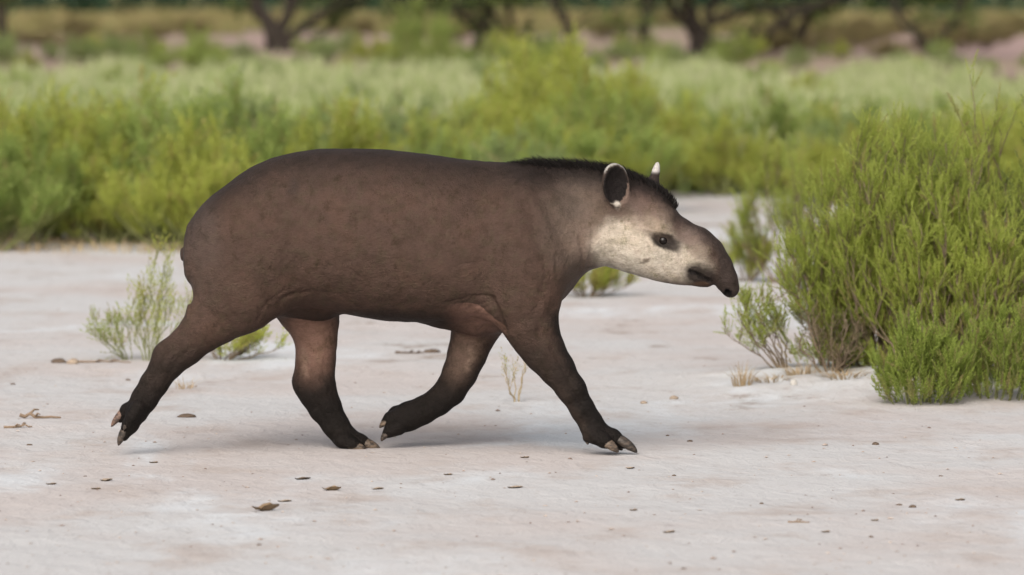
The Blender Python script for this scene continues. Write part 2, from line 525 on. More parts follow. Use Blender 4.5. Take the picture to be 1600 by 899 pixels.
def build_far_wood():
    rng = np.random.default_rng(77)
    n = 26000
    px = rng.uniform(-300, 1900, n); y = rng.uniform(228, 272, n)
    x = (px - 800) / F_PX * y
    top = 3.2 + 4.0 * vnoise(x * .35, y * .1, 61)
    z = top * rng.uniform(0, 1, n) ** .8
    d = rng.normal(size=(n, 3)); d /= np.linalg.norm(d, axis=1, keepdims=True)
    e = np.cross(d, rng.normal(size=(n, 3))); e /= np.linalg.norm(e, axis=1, keepdims=True)
    s = rng.uniform(.14, .34, n)[:, None]
    c = np.stack([x, y, z + .1], -1)
    V = np.stack([c - d * s, c + e * s * .6, c + d * s, c - e * s * .6], 1)
    C = np.zeros((n, 4, 3)); C[..., 0] = rng.uniform(0, 1, n)[:, None] * .7
    me = mesh_np("far_wood", V.reshape(-1, 3), np.arange(4 * n).reshape(-1, 4), smooth=False)
    set_color(me, "tint", C.reshape(-1, 3))
    o = obj("far_wood", me, leaf_material("far_leaf", (.016, .042, .022), (.05, .085, .042), (.1, .1, .05), .2))
    tag(o, "dark green line of woodland along the far edge of the plain", "wood", None, "stuff")
build_far_wood()

# ------------------------------------------------------------------ trees
def tree(name, Y, limbs, label, seed, crown_h=(1.9, 4.6), crown_r=2.2, n_leaf=5200):
    """limbs: pixel polylines [(px, py, width_px, dy), ...] at depth Y; crown grows above from their upper ends"""
    rng = np.random.default_rng(seed)
    if max(w for lb in limbs for _, _, w, _ in lb) < 16: limbs = [[(a, b, w * 1.45, d) for a, b, w, d in lb] for lb in limbs]
    bx, _ = unproj(limbs[0][0][0], limbs[0][0][1], Y)
    e = bpy.data.objects.new(name, None); COL.objects.link(e)
    e.location = (float(bx), Y, gh(bx, Y))
    trunk = Buf(); boughs = Buf(); ends = []; hang = []
    for i, lb in enumerate(limbs):
        P = []; R = []
        for (px, py, w, dy) in lb:
            X, Z = unproj(px, py, Y + dy)
            P.append((float(X) - float(bx), dy, float(Z) - e.location.z)); R.append(w / px_per_m(Y) / 2)
        if i == 0: P[0] = (P[0][0], P[0][1], -.08)
        P = np.array(P); t = np.linspace(0, len(P) - 1, (len(P) - 1) * 4 + 1)
        Q = np.stack([np.interp(t, np.arange(len(P)), P[:, k]) for k in range(3)], -1)
        Q[1:-1] += rng.normal(0, .025, Q[1:-1].shape)
        rr = np.interp(t, np.arange(len(P)), R) * (1 + rng.normal(0, .05, len(t)))
        if i == 0: rr[:3] *= np.array([1.35, 1.15, 1.05])
        (trunk if i == 0 else boughs).add(*tube(Q, rr, 8))
        for k in range(3 if i == 0 else 4):                 # thin side branches
            j = rng.integers(3, len(Q) - 2); a0 = Q[j]
            dd = (Q[j + 1] - Q[j - 1]); dd /= np.linalg.norm(dd)
            dd = dd * .5 + rng.normal(0, .55, 3) * np.array([1, .6, .6]) + np.array([0, 0, .35]); dd /= np.linalg.norm(dd)
            Lb = rng.uniform(.5, 1.5); r0 = min(rr[j] * .5, .045)
            tt = np.linspace(0, 1, 6)[:, None]
            pb = a0 + dd * Lb * tt + np.array([0, 0, -.35]) * Lb * tt ** 2.5 + rng.normal(0, .03, (6, 3)) * tt
            boughs.add(*tube(pb, np.linspace(r0, r0 * .3, 6), 5)); hang.append(pb[-1]); hang.append(pb[4])
        d = Q[-1] - Q[-4]; d /= np.linalg.norm(d)
        ends.append((Q[-1], d, rr[-1]))
    tips = []
    for p, d, r in ends:                                   # upper boughs, out of the picture's top
        for k in range(4):
            dd = d * .55 + rng.normal(0, .5, 3) + np.array([0, 0, .55]); dd /= np.linalg.norm(dd)
            L = rng.uniform(1.0, 2.1)
            pts = [p, p + dd * L * .5 + rng.normal(0, .1, 3), p + dd * L + np.array([0, 0, .2])]
            pts[0] = p - d * r
            boughs.add(*tube(pts, [r * .85, r * .55, r * .25], 6)); tips += [pts[1], pts[2]]
            for j in range(3):
                d2 = dd + rng.normal(0, .6, 3); d2 /= np.linalg.norm(d2); q = pts[1] + (pts[2] - pts[1]) * rng.uniform(0, 1)
                b2 = q + d2 * rng.uniform(.5, 1.1)
                boughs.add(*tube([q, (q + b2) / 2 + rng.normal(0, .05, 3), b2], [r * .3, r * .2, r * .08], 5)); tips.append(b2)
    tips = np.array(tips)
    c = tips[rng.integers(0, len(tips), n_leaf)] + rng.normal(0, .33, (n_leaf, 3)) * np.array([1, 1, .7])
    c[:, 2] = np.maximum(c[:, 2], crown_h[0] * .58 + rng.uniform(0, .5, n_leaf))
    nh = n_leaf // 9; hg = np.array(hang)               # sparse leaves on the low side branches
    c[:nh] = hg[rng.integers(0, len(hg), nh)] + rng.normal(0, .16, (nh, 3)); c[:nh, 2] = np.maximum(c[:nh, 2], .35)
    d = rng.normal(size=(n_leaf, 3)); d /= np.linalg.norm(d, axis=1, keepdims=True)
    s_ = np.cross(d, rng.normal(size=(n_leaf, 3))); s_ /= np.linalg.norm(s_, axis=1, keepdims=True)
    s = rng.uniform(.05, .11, n_leaf)[:, None]
    V = np.stack([c - d * s, c + s_ * s * .5, c + d * s, c - s_ * s * .5], 1)
    C = np.zeros((n_leaf, 4, 3)); C[..., 0] = rng.uniform(0, .8, n_leaf)[:, None]
    me = mesh_np("crown", V.reshape(-1, 3), np.arange(4 * n_leaf).reshape(-1, 4), smooth=False)
    set_color(me, "tint", C.reshape(-1, 3))
    obj("trunk", trunk.mesh("trunk"), M_BARK, e)
    if boughs.v: obj("boughs", boughs.mesh("boughs"), M_BARK, e)
    obj("crown", me, M_LEAF_DARK, e)
    tag(e, label, "tree", "trees beyond the grass")
    return e

def dep(py): return CAM_H * F_PX / (py - HORIZON)

tree("thorn_tree", dep(96), [[(6, 97, 20, 0), (4, 50, 16, 0), (0, 5, 15, 0), (-6, -60, 13, 0)],
     [(1, 20, 11, 0), (20, -10, 9, .2), (40, -60, 7, .4)]], "lone straight dark tree trunk beside the bare pink patch", 1)
tree("thorn_tree", dep(80), [[(437, 84, 42, 0), (433, 62, 34, 0), (418, 34, 24, .1), (398, 6, 20, .2), (374, -40, 16, .3)],
     [(444, 64, 22, 0), (470, 46, 14, -.1), (505, 22, 12, -.3), (545, -4, 11, -.5), (590, -40, 9, -.6)],
     [(437, 62, 24, 0), (450, 26, 18, .2), (456, -8, 15, .4), (470, -50, 12, .6)],
     [(480, 70, 10, .1), (512, 48, 9, .3), (535, 20, 8, .5), (570, 2, 7, .6), (620, -30, 6, .7)]],
     "stout dark tree forking low into several spreading limbs", 2)
tree("thorn_tree", dep(86), [[(626, 88, 13, 0), (627, 50, 11, 0), (624, 20, 10, .1), (626, -30, 9, .1)],
     [(630, 62, 9, 0), (648, 34, 8, -.1), (664, 8, 8, -.2), (675, -40, 7, -.3)]], "slender tree with two thin stems parting in a narrow V", 3, n_leaf=2600)
tree("thorn_tree", dep(90), [[(886, 90, 11, 0), (888, 60, 10, 0), (884, 30, 9, .1), (866, 4, 8, .2), (840, -30, 7, .3)],
     [(806, 62, 6, .3), (780, 36, 6, .2), (764, 14, 6, .1), (752, -20, 6, 0)],
     [(806, 62, 7, .3), (775, 45, 6, .5), (740, 28, 5, .6), (712, 6, 5, .6), (690, -30, 5, .7)],
     [(884, 78, 8, 0), (850, 76, 7, .1), (806, 62, 7, .3)]], "thin crooked tree with drooping bare twigs arching sideways", 4, n_leaf=2600)
tree("thorn_tree", dep(94), [[(1004, 95, 14, 0), (1007, 60, 12, 0), (1012, 25, 12, 0), (1016, -30, 10, 0)],
     [(1010, 40, 7, 0), (1000, 10, 6, .1), (990, -30, 5, .2)]], "single thin upright trunk standing next to the broad forked tree", 5, n_leaf=2400)
tree("thorn_tree", dep(90), [[(1100, 92, 46, 0), (1098, 70, 40, 0), (1088, 42, 26, .1), (1076, 12, 21, .2), (1064, -40, 17, .3)],
     [(1092, 60, 20, 0), (1066, 34, 15, -.2), (1050, 10, 13, -.3), (1034, -30, 11, -.4)],
     [(1112, 76, 18, 0), (1150, 62, 14, -.2), (1196, 54, 12, -.4), (1236, 30, 11, -.5), (1268, 10, 10, -.6), (1330, -6, 8, -.7), (1400, -30, 6, -.8)],
     [(1106, 40, 16, .1), (1150, 18, 12, .3), (1230, 14, 10, .5), (1300, 4, 8, .6), (1380, -25, 6, .7)],
     [(1102, 30, 14, .1), (1118, 0, 12, .2), (1135, -40, 10, .3)]], "broad dark tree forking low with long limbs reaching sideways", 6)

tree("thorn_tree", dep(84), [[(742, 86, 13, 0), (750, 56, 11, 0), (764, 26, 10, .1), (776, -30, 8, .1)],
     [(750, 56, 9, 0), (728, 30, 8, -.1), (706, 4, 7, -.2), (690, -40, 6, -.3)]], "thin forked tree leaning between the V-stemmed tree and the crooked tree", 7, n_leaf=2400)
tree("thorn_tree", dep(88), [[(1252, 90, 14, 0), (1246, 62, 12, 0), (1262, 30, 10, .1), (1300, 4, 9, .2), (1340, -40, 7, .3)],
     [(1246, 62, 9, 0), (1222, 36, 8, -.1), (1204, 8, 7, -.2), (1190, -40, 6, -.3)]], "thin forked tree under the broad tree's long sideways limbs", 8, n_leaf=2400)
tree("thorn_tree", dep(92), [[(1462, 92, 9, 0), (1452, 74, 8, 0), (1430, 56, 7, .1), (1405, 30, 6, .2), (1390, -40, 5, .3)],
     [(1452, 74, 6, 0), (1478, 52, 6, -.1), (1500, 20, 5, -.2), (1512, -40, 5, -.3)]], "spindly bent tree alone on the bare pink flat", 9, n_leaf=1600)
# low shrubs among the trees
def build_tree_line_shrubs():
    rng = random.Random(15)
    spots = []
    for i in range(96):
        px = -60 + i * 18.5 + rng.uniform(-14, 14)
        py = rng.uniform(88, 128)
        if 395 < px < 475 or 1060 < px < 1140: py = 116 + rng.uniform(0, 12)
        if (5 < px < 190 and rng.random() < .75) or (px > 1215 and rng.random() < .35): continue
        spots.append((px, py))
    for px, py in spots:
        c = KINDS[rng.choice((3, 4, 5, 6, 7, 0))]
        y = dep(py); s = rng.uniform(.45, 1.0) * (.85 if 490 < px < 1040 else 1.0)
        if px > 1180 or 395 < px < 475 or 1060 < px < 1140: s *= .6
        o = place_plant("tree_line_shrub", (c[1], c[3]), (c[2], c[4]), (px - 800) / F_PX * y, y,
                        "small green shrub between the pale grass and the trees", "shrub", "shrubs between the grass and the trees", s, rng.uniform(0, 6))
        o.scale = (s * 1.3, s, s)
    for px, py, s, lab in ((655, 112, 1.75, "bright green bush in front of the slender V-stemmed tree"),
                           (1120, 98, .75, "dense dark bush wrapped round the broad tree's foot"),
                           (470, 90, .6, "green bush at the foot of the stout forked tree")):
        y = dep(py)
        c = KINDS[4]
        me = c[1].copy() if "dark" in lab else c[1]
        if "dark" in lab:
            me.materials.clear(); me.materials.append(M_LEAF_DARK)
        place_plant("tree_line_bush", (me, c[3]), (M_LEAF_MID, M_STEM), (px - 800) / F_PX * y, y, lab, "bush", None, s, 1.0)
build_tree_line_shrubs()

def build_far_mounds():
    rng = random.Random(33)
    m = leaf_material("brown_olive_leaf", (.13, .115, .045), (.23, .19, .085), (.22, .15, .09), .3)
    me = KINDS[7][1].copy(); me.materials.clear(); me.materials.append(m)
    spots = [(110, 60), (230, 66), (290, 58), (560, 60), (700, 66), (940, 62)] + [(1180 + i * 27 + rng.uniform(-10, 10), rng.uniform(50, 68)) for i in range(16)] + [(1190 + i * 36 + rng.uniform(-14, 14), rng.uniform(70, 96)) for i in range(11)] + [(30 + i * 48, rng.uniform(72, 92)) for i in range(4)] + [(60 + i * 75 + rng.uniform(-20, 20), rng.uniform(36, 50)) for i in range(21)]
    for px, py in spots:
        y = dep(py); k = rng.uniform(.8, 1.25)
        o = place_plant("dry_bush", (me, KINDS[7][3]), (m, M_STEM), (px - 800) / F_PX * y, y,
                        "low brown-olive bush on the bare flat beyond the trees", "bush", "brown bushes beyond the trees", 1.0, rng.uniform(0, 6))
        o.scale = (1.7 * k, 1.7 * k, .62 * k)
build_far_mounds()

# ------------------------------------------------------------------ plants on the flat
def plant_px(name, meshes, mats, px, py, label, cat, group=None, s=1.0, rz=0.0, parts=("foliage", "stems")):
    x, y = ground_pt(px, py)
    return place_plant(name, meshes, mats, x, y, label, cat, group, s, rz, parts)

# the big bush beside the snout: a main mass and the plants grown into it
plant_px("big_bush", shrub(201, 1.0, .42, 54, 20, 5, 34, .095, .016, .0048, dry=.08, upright=.72, low=.02, stem_r=.005, tilt=52, root=.42, skirt=160), (M_LEAF_BIG, M_STEM),
         1388, 598, "big feathery fresh-green bush in front of the tapir's snout", "bush", None, 1.0, .3)
plant_px("big_bush", shrub(202, 1.08, .50, 54, 20, 5, 34, .095, .016, .0048, dry=.09, upright=.72, low=.02, stem_r=.005, tilt=52, root=.5, skirt=160), (M_LEAF_BIG, M_STEM),
         1545, 590, "tall feathery green bush behind the bright low clump of the thicket", "bush", None, 1.0, 2.0)
plant_px("big_bush", shrub(216, .84, .36, 36, 16, 5, 32, .095, .016, .0048, dry=.12, upright=.72, low=.02, stem_r=.005, tilt=52, root=.6, skirt=160), (M_LEAF_BIG, M_STEM),
         1480, 604, "mid-height green bush filling the thicket between its two larger bushes", "bush", None, 1.0, 4.0)
plant_px("big_bush", shrub(217, .72, .24, 30, 15, 5, 30, .09, .016, .0048, dry=.12, upright=.7, low=.02, stem_r=.004, tilt=52, root=.5, skirt=110), (M_LEAF_BIG, M_STEM),
         1300, 597, "narrow feathery bush closing the big bush's side towards the tapir", "bush", None, 1.0, 1.5)
plant_px("olive_bush", shrub(203, 1.04, .42, 26, 14, 5, 22, .10, .020, .005, dry=.12, upright=.5, low=.3, stem_r=.009), (M_LEAF_DARK, M_STEM),
         1625, 590, "dark olive twiggy bush topping the thicket by the tall green bush", "bush", None, 1.05, .9)
plant_px("low_bush", shrub(204, .30, .17, 26, 8, 4, 22, .085, .020, .005, root=.6, dry=.14, upright=.95, low=.02, stem_r=.003, tilt=42, skirt=120), (M_LEAF_CLUMP, M_STEMG),
         1440, 632, "low bright-green feathery clump at the thicket's sandy foot", "bush", None, 1.0, 0)
plant_px("low_bush", shrub(205, .38, .24, 30, 8, 4, 22, .085, .020, .005, root=.6, dry=.25, upright=.95, low=.02, stem_r=.003, tilt=42, skirt=150), (M_LEAF_CLUMP, M_STEMG),
         1555, 624, "low yellowish feathery clump beside the bright-green clump", "bush", None, 1.0, 1)
plant_px("side_shoot", shrub(206, .34, .13, 9, 9, 3, 20, .08, .022, .004, dry=.2, upright=.45, low=.2, stem_r=.004, lean=(-.14, 0)), (M_LEAF_BIG, M_STEM),
         1225, 596, "sparse green shoot leaning out of the big bush towards the tapir", "shrub", None, 1.0, 0)
plant_px("twiggy_shrub", shrub(207, .30, .20, 18, 9, 1, 9, .06, .018, .004, dry=.6, upright=.3, low=.05, stem_r=.005), (M_LEAF_DARK, M_STEM),
         1300, 604, "bare brown twigs under the front of the big bush", "shrub", None, 1.0, 0)
# mid-distance plants right of the head
plant_px("slender_bush", shrub(208, .74, .26, 15, 10, 4, 16, .13, .034, .006, dry=.12, upright=.85, low=.2, stem_r=.005), (M_LEAF_BIG, M_STEM),
         1222, 442, "slender green bush standing on the flat behind the big bush", "bush", None, 1.0, .7)
plant_px("low_shrub", shrub(209, .27, .17, 14, 8, 4, 14, .08, .03, .006, dry=.35, upright=.8, low=.05, stem_r=.004), (M_LEAF_YEL, M_STEM),
         1165, 440, "low yellow-brown shrub on the flat just past the snout", "shrub", None, 1.0, 0)
o = obj("grass_tuft", tuft(11, 60, .24, .10, .008, .2, .0), M_LEAF_MID, None)
x, y = ground_pt(1152, 402); o.location = (x, y, gh(x, y)); tag(o, "small blue-green grass tuft behind the low yellow-brown shrub", "grass tuft")
plant_px("low_shrub", shrub(210, .20, .24, 16, 8, 4, 14, .08, .03, .006, dry=.45, upright=.7, low=.05, stem_r=.004), (M_LEAF_YEL, M_STEM),
         915, 466, "low spreading shrub seen under the tapir's throat", "shrub", None, 1.0, 0)
# the plants behind the hind legs
plant_px("young_shrub", shrub(211, .46, .19, 12, 10, 2, 12, .09, .022, .0045, dry=.25, upright=.75, low=.05, stem_r=.003, lean=(.07, 0)), (M_LEAF_YEL, M_STEMG),
         236, 562, "young yellow-green shrub behind the tapir's outstretched hind leg", "shrub", None, 1.05, 0)
plant_px("young_shrub", shrub(215, .20, .13, 8, 8, 2, 12, .07, .020, .0045, dry=.2, upright=.55, low=.08, stem_r=.0025, lean=(-.09, 0)), (M_LEAF_BIG, M_STEMG),
         200, 560, "small green shoot leaning away from the young yellow-green shrub", "shrub", None, 1.0, 0)
plant_px("low_shrub", shrub(212, .15, .17, 12, 7, 3, 12, .07, .022, .006, dry=.3, upright=.6, low=.05, stem_r=.004, lean=(.08, 0)), (M_LEAF_YEL, M_STEM),
         350, 560, "low straggling green shrub seen between the tapir's hind legs", "shrub", None, 1.0, 0)
# thin dry sprig between the front legs, dry tuft, fallen twigs
plant_px("dry_sprig", shrub(213, .26, .09, 5, 6, 1, 6, .05, .018, .004, dry=.9, upright=.8, low=.3, stem_r=.003), (M_LEAF_YEL, bark_material("straw_stem", (.30, .24, .15), (.40, .33, .22), 60)),
         808, 626, "thin dry sprig with yellowed leaves between the tapir's front legs", "sprig", None, 1.0, 0)
def dry_tuft(px, py, seed, n, h, r, label):
    x, y = ground_pt(px, py)
    o = obj("dry_grass_tuft", tuft(seed, n, h, r, .004, .5, .9), M_DRY, None, (x, y, gh(x, y)))
    tag(o, label, "grass tuft")
dry_tuft(1160, 612, 21, 60, .11, .10, "dry straw tuft on the sand ahead of the big bush")
dry_tuft(1250, 606, 22, 90, .07, .16, "flattened straw-coloured grass along the big bush's foot")
dry_tuft(1205, 609, 25, 120, .035, .20, "thin mat of fallen straw before the sparse green shoot")
dry_tuft(1320, 609, 26, 160, .05, .22, "brown straw mat on the hummock below the big bush")
dry_tuft(290, 606, 23, 26, .06, .10, "tiny dry grass wisp on sand behind the raised hind foot")
dry_tuft(1390, 616, 24, 70, .06, .16, "dry straw litter between big bush and bright-green clump")

# ------------------------------------------------------------------ tapir
TY = 20.0                                   # depth of the body's midline

def smin(a, b, k):
    h = np.maximum(k - np.abs(a - b), 0) / k
    return np.minimum(a, b) - h * h * k * .25

def smax(a, b, k): return -smin(-a, -b, k)

def build_tapir():
    VOX = 0.0048
    x0, _ = unproj(160, 400, TY); x1, _ = unproj(1172, 400, TY)
    lo = np.array([float(x0), TY - .40, -.015]); hi = np.array([float(x1), TY + .36, 1.09])
    nn = np.ceil((hi - lo) / VOX).astype(int) + 1
    gx = (lo[0] + np.arange(nn[0]) * VOX).astype(np.float32)
    gy = (lo[1] + np.arange(nn[1]) * VOX).astype(np.float32)
    gz = (lo[2] + np.arange(nn[2]) * VOX).astype(np.float32)

    # ---- barrel, neck and skull from side profile: px, top, bottom, half width (m), midline shift (m), top narrowing
    prof = np.array([
        (288.5, 398, 398, .00, 0, 0), (289.5, 384, 411, .075, 0, 0), (292, 369, 424, .115, 0, 0), (299, 347, 440, .155, 0, .02),
        (310, 328, 453, .185, 0, .04), (325, 311, 464, .205, 0, .06), (342, 297, 472, .222, 0, .08), (370, 275, 480, .243, 0, .10),
        (400, 257, 483, .258, 0, .10), (430, 245, 481, .268, 0, .10), (460, 238, 480, .275, 0, .10), (500, 233.5, 484, .283, 0, .10),
        (550, 232, 493, .289, 0, .10), (600, 234, 501, .290, 0, .10), (640, 238, 504, .288, 0, .12), (680, 244, 504, .282, 0, .15),
        (720, 249, 501, .270, 0, .18), (760, 253, 499, .254, 0, .22), (800, 255, 497, .236, 0, .27), (830, 257, 488, .218, 0, .30),
        (855, 258, 474, .200, 0, .32), (880, 259, 455, .180, 0, .33), (905, 260, 434, .160, -.004, .33), (925, 262, 421, .145, -.010, .32),
        (945, 264, 415, .133, -.018, .30), (965, 267, 419, .126, -.026, .28), (985, 273, 426.5, .120, -.034, .25), (1005, 281, 433, .113, -.042, .22),
        (1025, 292, 438, .103, -.050, .18), (1042, 307, 441.5, .093, -.057, .14), (1052, 321, 443, .086, -.061, .10), (1062, 335, 444, .078, -.065, .08),
        (1080, 346, 445, .066, -.072, .05), (1092, 356, 447, .058, -.077, 0), (1100, 366, 447.5, .052, -.080, 0), (1107, 380, 447, .045, -.083, 0),
        (1113, 402, 443, .036, -.085, 0), (1117, 424, 427, .00, -.087, 0)])
    pu = np.arange(prof[0, 0], prof[-1, 0], .5)
    cols = [np.interp(pu, prof[:, 0], prof[:, k]) for k in range(1, 6)]
    ker = np.exp(-.5 * (np.arange(-16, 17) / 6.0) ** 2); ker /= ker.sum()
    def smooth(c):
        s = np.convolve(np.pad(c, 16, mode='edge'), ker, mode='valid')
        w = np.clip(np.minimum(np.arange(len(c)), np.arange(len(c))[::-1]) / 30.0, 0, 1)
        return c * (1 - w) + s * w
    top, bot, hw, yc, nar = [smooth(c) for c in cols]
    ux, _ = unproj(pu, 400, TY)
    _, tz = unproj(pu, top, TY); _, bz = unproj(pu, bot, TY)
    T = np.interp(gx, ux, tz); B = np.interp(gx, ux, bz); W = np.interp(gx, ux, hw); YC = np.interp(gx, ux, yc); N = np.interp(gx, ux, nar)
    outside = np.maximum(np.maximum(ux[0] - gx, gx - ux[-1]), 0)
    H = np.maximum((T - B) / 2, .012); Cz = (T + B) / 2; W = np.maximum(W, .012)
    s = (gz[None, :] - Cz[:, None]) / H[:, None]
    wz = W[:, None] * (1 - N[:, None] * np.clip(s, -.6, 1.2))
    p = 2.15
    q = (np.abs(s)[:, None, :] ** p + (np.abs(gy[None, :, None] - TY - YC[:, None, None]) / wz[:, None, :]) ** p).astype(np.float32) ** (1 / p) - 1
    g = np.gradient(q, VOX)
    gm = np.sqrt(g[0] ** 2 + g[1] ** 2 + g[2] ** 2) + 1e-3
    Fd = (q / np.clip(gm, 1.2, 60)).astype(np.float32)
    Fd = np.maximum(Fd, outside[:, None, None] - .004).astype(np.float32)
    del g, gm, q

    def pt(px, py, dy):
        X, Z = unproj(px, py, TY + dy)
        return np.array([float(X), TY + dy, float(Z)])
    R = lambda r: r / 460.0

    def box(pts, rad):
        pts = np.atleast_2d(pts)
        a = np.floor((pts.min(0) - rad - lo) / VOX).astype(int); b = np.ceil((pts.max(0) + rad - lo) / VOX).astype(int) + 1
        a = np.clip(a, 0, nn); b = np.clip(b, 0, nn)
        return tuple(slice(i, j) for i, j in zip(a, b))
    def coords(sl):
        return gx[sl[0]][:, None, None], gy[sl[1]][None, :, None], gz[sl[2]][None, None, :]
    def cone(P, a, ra, b, rb, ys=1.0):
        """tapering capsule; ys < 1 makes it thinner across the body"""
        X, Y, Z = P
        ba = b - a; L2 = ba @ ba
        t = np.clip(((X - a[0]) * ba[0] + (Y - a[1]) * ba[1] + (Z - a[2]) * ba[2]) / L2, 0, 1)
        d = np.sqrt((X - a[0] - t * ba[0]) ** 2 + ((Y - a[1] - t * ba[1]) / ys) ** 2 + (Z - a[2] - t * ba[2]) ** 2)
        return (d - (ra + t * (rb - ra))).astype(np.float32) * min(1, ys)
    def chain(pts, k, kin=.012, ys=1.0, sub=False):
        C = [(pt(px, py, dy), R(r)) for px, py, dy, r in pts]
        sl = box(np.array([c[0] for c in C]), max(c[1] for c in C) + k + .02)
        P = coords(sl); d = None
        for (a, ra), (b, rb) in zip(C[:-1], C[1:]):
            e = cone(P, a, ra, b, rb, ys)
            d = e if d is None else smin(d, e, kin)
        Fd[sl] = smax(Fd[sl], -d, k) if sub else smin(Fd[sl], d, k)
    def ell(c, axes, k, rot=0.0, yaw=0.0, sub=False):
        """ellipsoid, rot = turn in the picture plane (deg), yaw about z"""
        sl = box(c, max(axes) + k + .02)
        X, Y, Z = coords(sl)
        X = X - c[0]; Y = Y - c[1]; Z = Z - c[2]
        ca, sa = math.cos(math.radians(yaw)), math.sin(math.radians(yaw))
        X, Y = X * ca + Y * sa, -X * sa + Y * ca
        cr, sr = math.cos(math.radians(rot)), math.sin(math.radians(rot))
        X, Z = X * cr + Z * sr, -X * sr + Z * cr
        k0 = np.sqrt((X / axes[0]) ** 2 + (Y / axes[1]) ** 2 + (Z / axes[2]) ** 2)
        k1 = np.sqrt((X / axes[0] ** 2) ** 2 + (Y / axes[1] ** 2) ** 2 + (Z / axes[2] ** 2) ** 2) + 1e-6
        d = (k0 * (k0 - 1) / k1).astype(np.float32)
        Fd[sl] = smax(Fd[sl], -d, k) if sub else smin(Fd[sl], d, k)

    # ---- muscle masses
    for sgn in (-1, 1):
        ell(pt(812, 392, sgn * .150), (.125, .085, .215), .10, rot=-14)         # shoulder
        ell(pt(383, 400, sgn * .150), (.155, .110, .185), .12, rot=10)          # haunch
        ell(pt(985, 385, sgn * .052 - .034), (.082, .056, .070), .05, rot=-12)  # jaw muscle
        ell(pt(1030, 356, sgn * .066 - .05), (.050, .024, .022), .03, rot=-28)  # brow
    ell(pt(845, 420, 0), (.10, .14, .13), .07)                                   # breast
    ell(pt(304, 402, -.01), (.032, .045, .060), .05, rot=8)                         # stub tail
    # ---- snout
    chain([(1060, 392, -.060, 40), (1086, 392, -.072, 37), (1105, 401, -.081, 29), (1121, 417, -.088, 23), (1134, 436, -.092, 17.5), (1141, 451, -.094, 14.5)], .009, .014, ys=.92)
    # ---- near hind leg, stretched back
    n = -.165
    chain([(395, 440, n + .02, 62), (372, 468, n, 55), (338, 498, n, 40), (315, 517, n, 33), (290, 542, n, 28.5), (266, 561, n + .005, 26.5), (240, 601, n + .01, 20.5),
           (226, 623, n + .01, 19.5), (214, 644, n + .01, 18)], .06, .017, ys=.86)
    ell(pt(259, 549, n + .004), (.036, .030, .026), .028, rot=45)                 # hock point
    chain([(216, 640, n - .004, 15), (204, 664, n - .012, 12.5), (193, 682, n - .014, 8)], .012)
    chain([(214, 632, n + .032, 13), (199, 642, n + .040, 11), (188, 654, n + .042, 7)], .010)
    chain([(216, 636, n - .03, 11), (206, 652, n - .036, 9), (199, 664, n - .038, 6)], .010)
    # ---- far hind leg, planted
    f = .135
    chain([(470, 440, f - .03, 66), (482, 482, f, 49), (491, 508, f, 37), (494, 535, f, 31.5), (493, 565, f, 30), (491, 592, f, 30.5), (496, 612, f - .005, 29),
           (508, 637, f - .01, 24.5), (523, 662, f - .015, 20), (536, 680, f - .02, 20)], .045, .017, ys=.84)
    ell(pt(473, 600, f), (.028, .026, .030), .03)
    chain([(540, 684, f - .02, 18), (562, 691, f - .02, 13), (580, 696, f - .018, 7)], .012)
    chain([(536, 688, f - .05, 14), (550, 695, f - .062, 9.5), (562, 699, f - .064, 6)], .010)
    chain([(536, 690, f + .02, 13), (552, 695, f + .036, 9.5), (564, 698, f + .038, 6)], .010)
    # ---- far front leg, folded
    f = .125
    chain([(770, 455, f - .02, 60), (752, 492, f, 42), (740, 522, f, 34), (730, 554, f, 29.5), (718, 584, f, 26), (704, 610, f, 23), (684, 628, f - .005, 20.5),
           (660, 642, f - .01, 20.5), (638, 651, f - .015, 21.5), (624, 658, f - .015, 19)], .045, .017, ys=.82)
    chain([(624, 655, f - .015, 15), (610, 655, f - .02, 11), (601, 660, f - .02, 6)], .010)
    chain([(622, 668, f - .04, 13), (610, 673, f - .046, 10), (602, 680, f - .046, 6)], .010)
    chain([(632, 640, f + .02, 11), (618, 644, f + .03, 9), (607, 651, f + .03, 6)], .010)
    # ---- near front leg, reaching forward
    n = -.165
    chain([(815, 430, n + .03, 66), (820, 470, n + .005, 55), (828, 503, n, 43.5), (839, 530, n, 36), (851, 551, n, 31.5), (870, 576, n, 26.5), (893, 609, n, 21.5),
           (911, 641, n + .005, 18), (924, 662, n + .008, 17.5), (935, 676, n + .01, 17)], .055, .017, ys=.86)
    chain([(937, 678, n + .01, 16), (957, 684, n + .008, 13.5), (976, 694, n + .004, 8)], .012)
    chain([(932, 682, n - .02, 14), (944, 690, n - .032, 10.5), (956, 697, n - .036, 6)], .010)
    chain([(938, 682, n + .04, 13), (950, 690, n + .054, 10), (962, 696, n + .056, 6)], .010)
    chain([(920, 674, n - .006, 13), (918, 684, n - .012, 8)], .010)
    # ---- armpit and flank skin
    chain([(700, 470, .03, 44), (745, 478, .03, 46), (785, 470, .02, 50)], .05)
    chain([(450, 462, .03, 30), (500, 470, .03, 30)], .05)

    def near_y(px, py, far=False):
        c = pt(px, py, 0)
        i = int(round((c[0] - lo[0]) / VOX)); k = int(round((c[2] - lo[2]) / VOX))
        col = Fd[i, :, k]; ins = np.where(col < 0)[0]
        return gy[ins[-1] if far else ins[0]] - TY
    # ---- ears: thick cupped shells on short bases
    # eye hollow, nostril, mouth line
    ye = near_y(1037, 376)
    ell(pt(1038, 377, ye - .004), (.034, .012, .021), .016, rot=-18, sub=True)
    yn = near_y(1137, 456)
    ell(pt(1137, 457, yn + .001), (.0095, .014, .0105), .004, sub=True)
    ym = near_y(1095, 432)
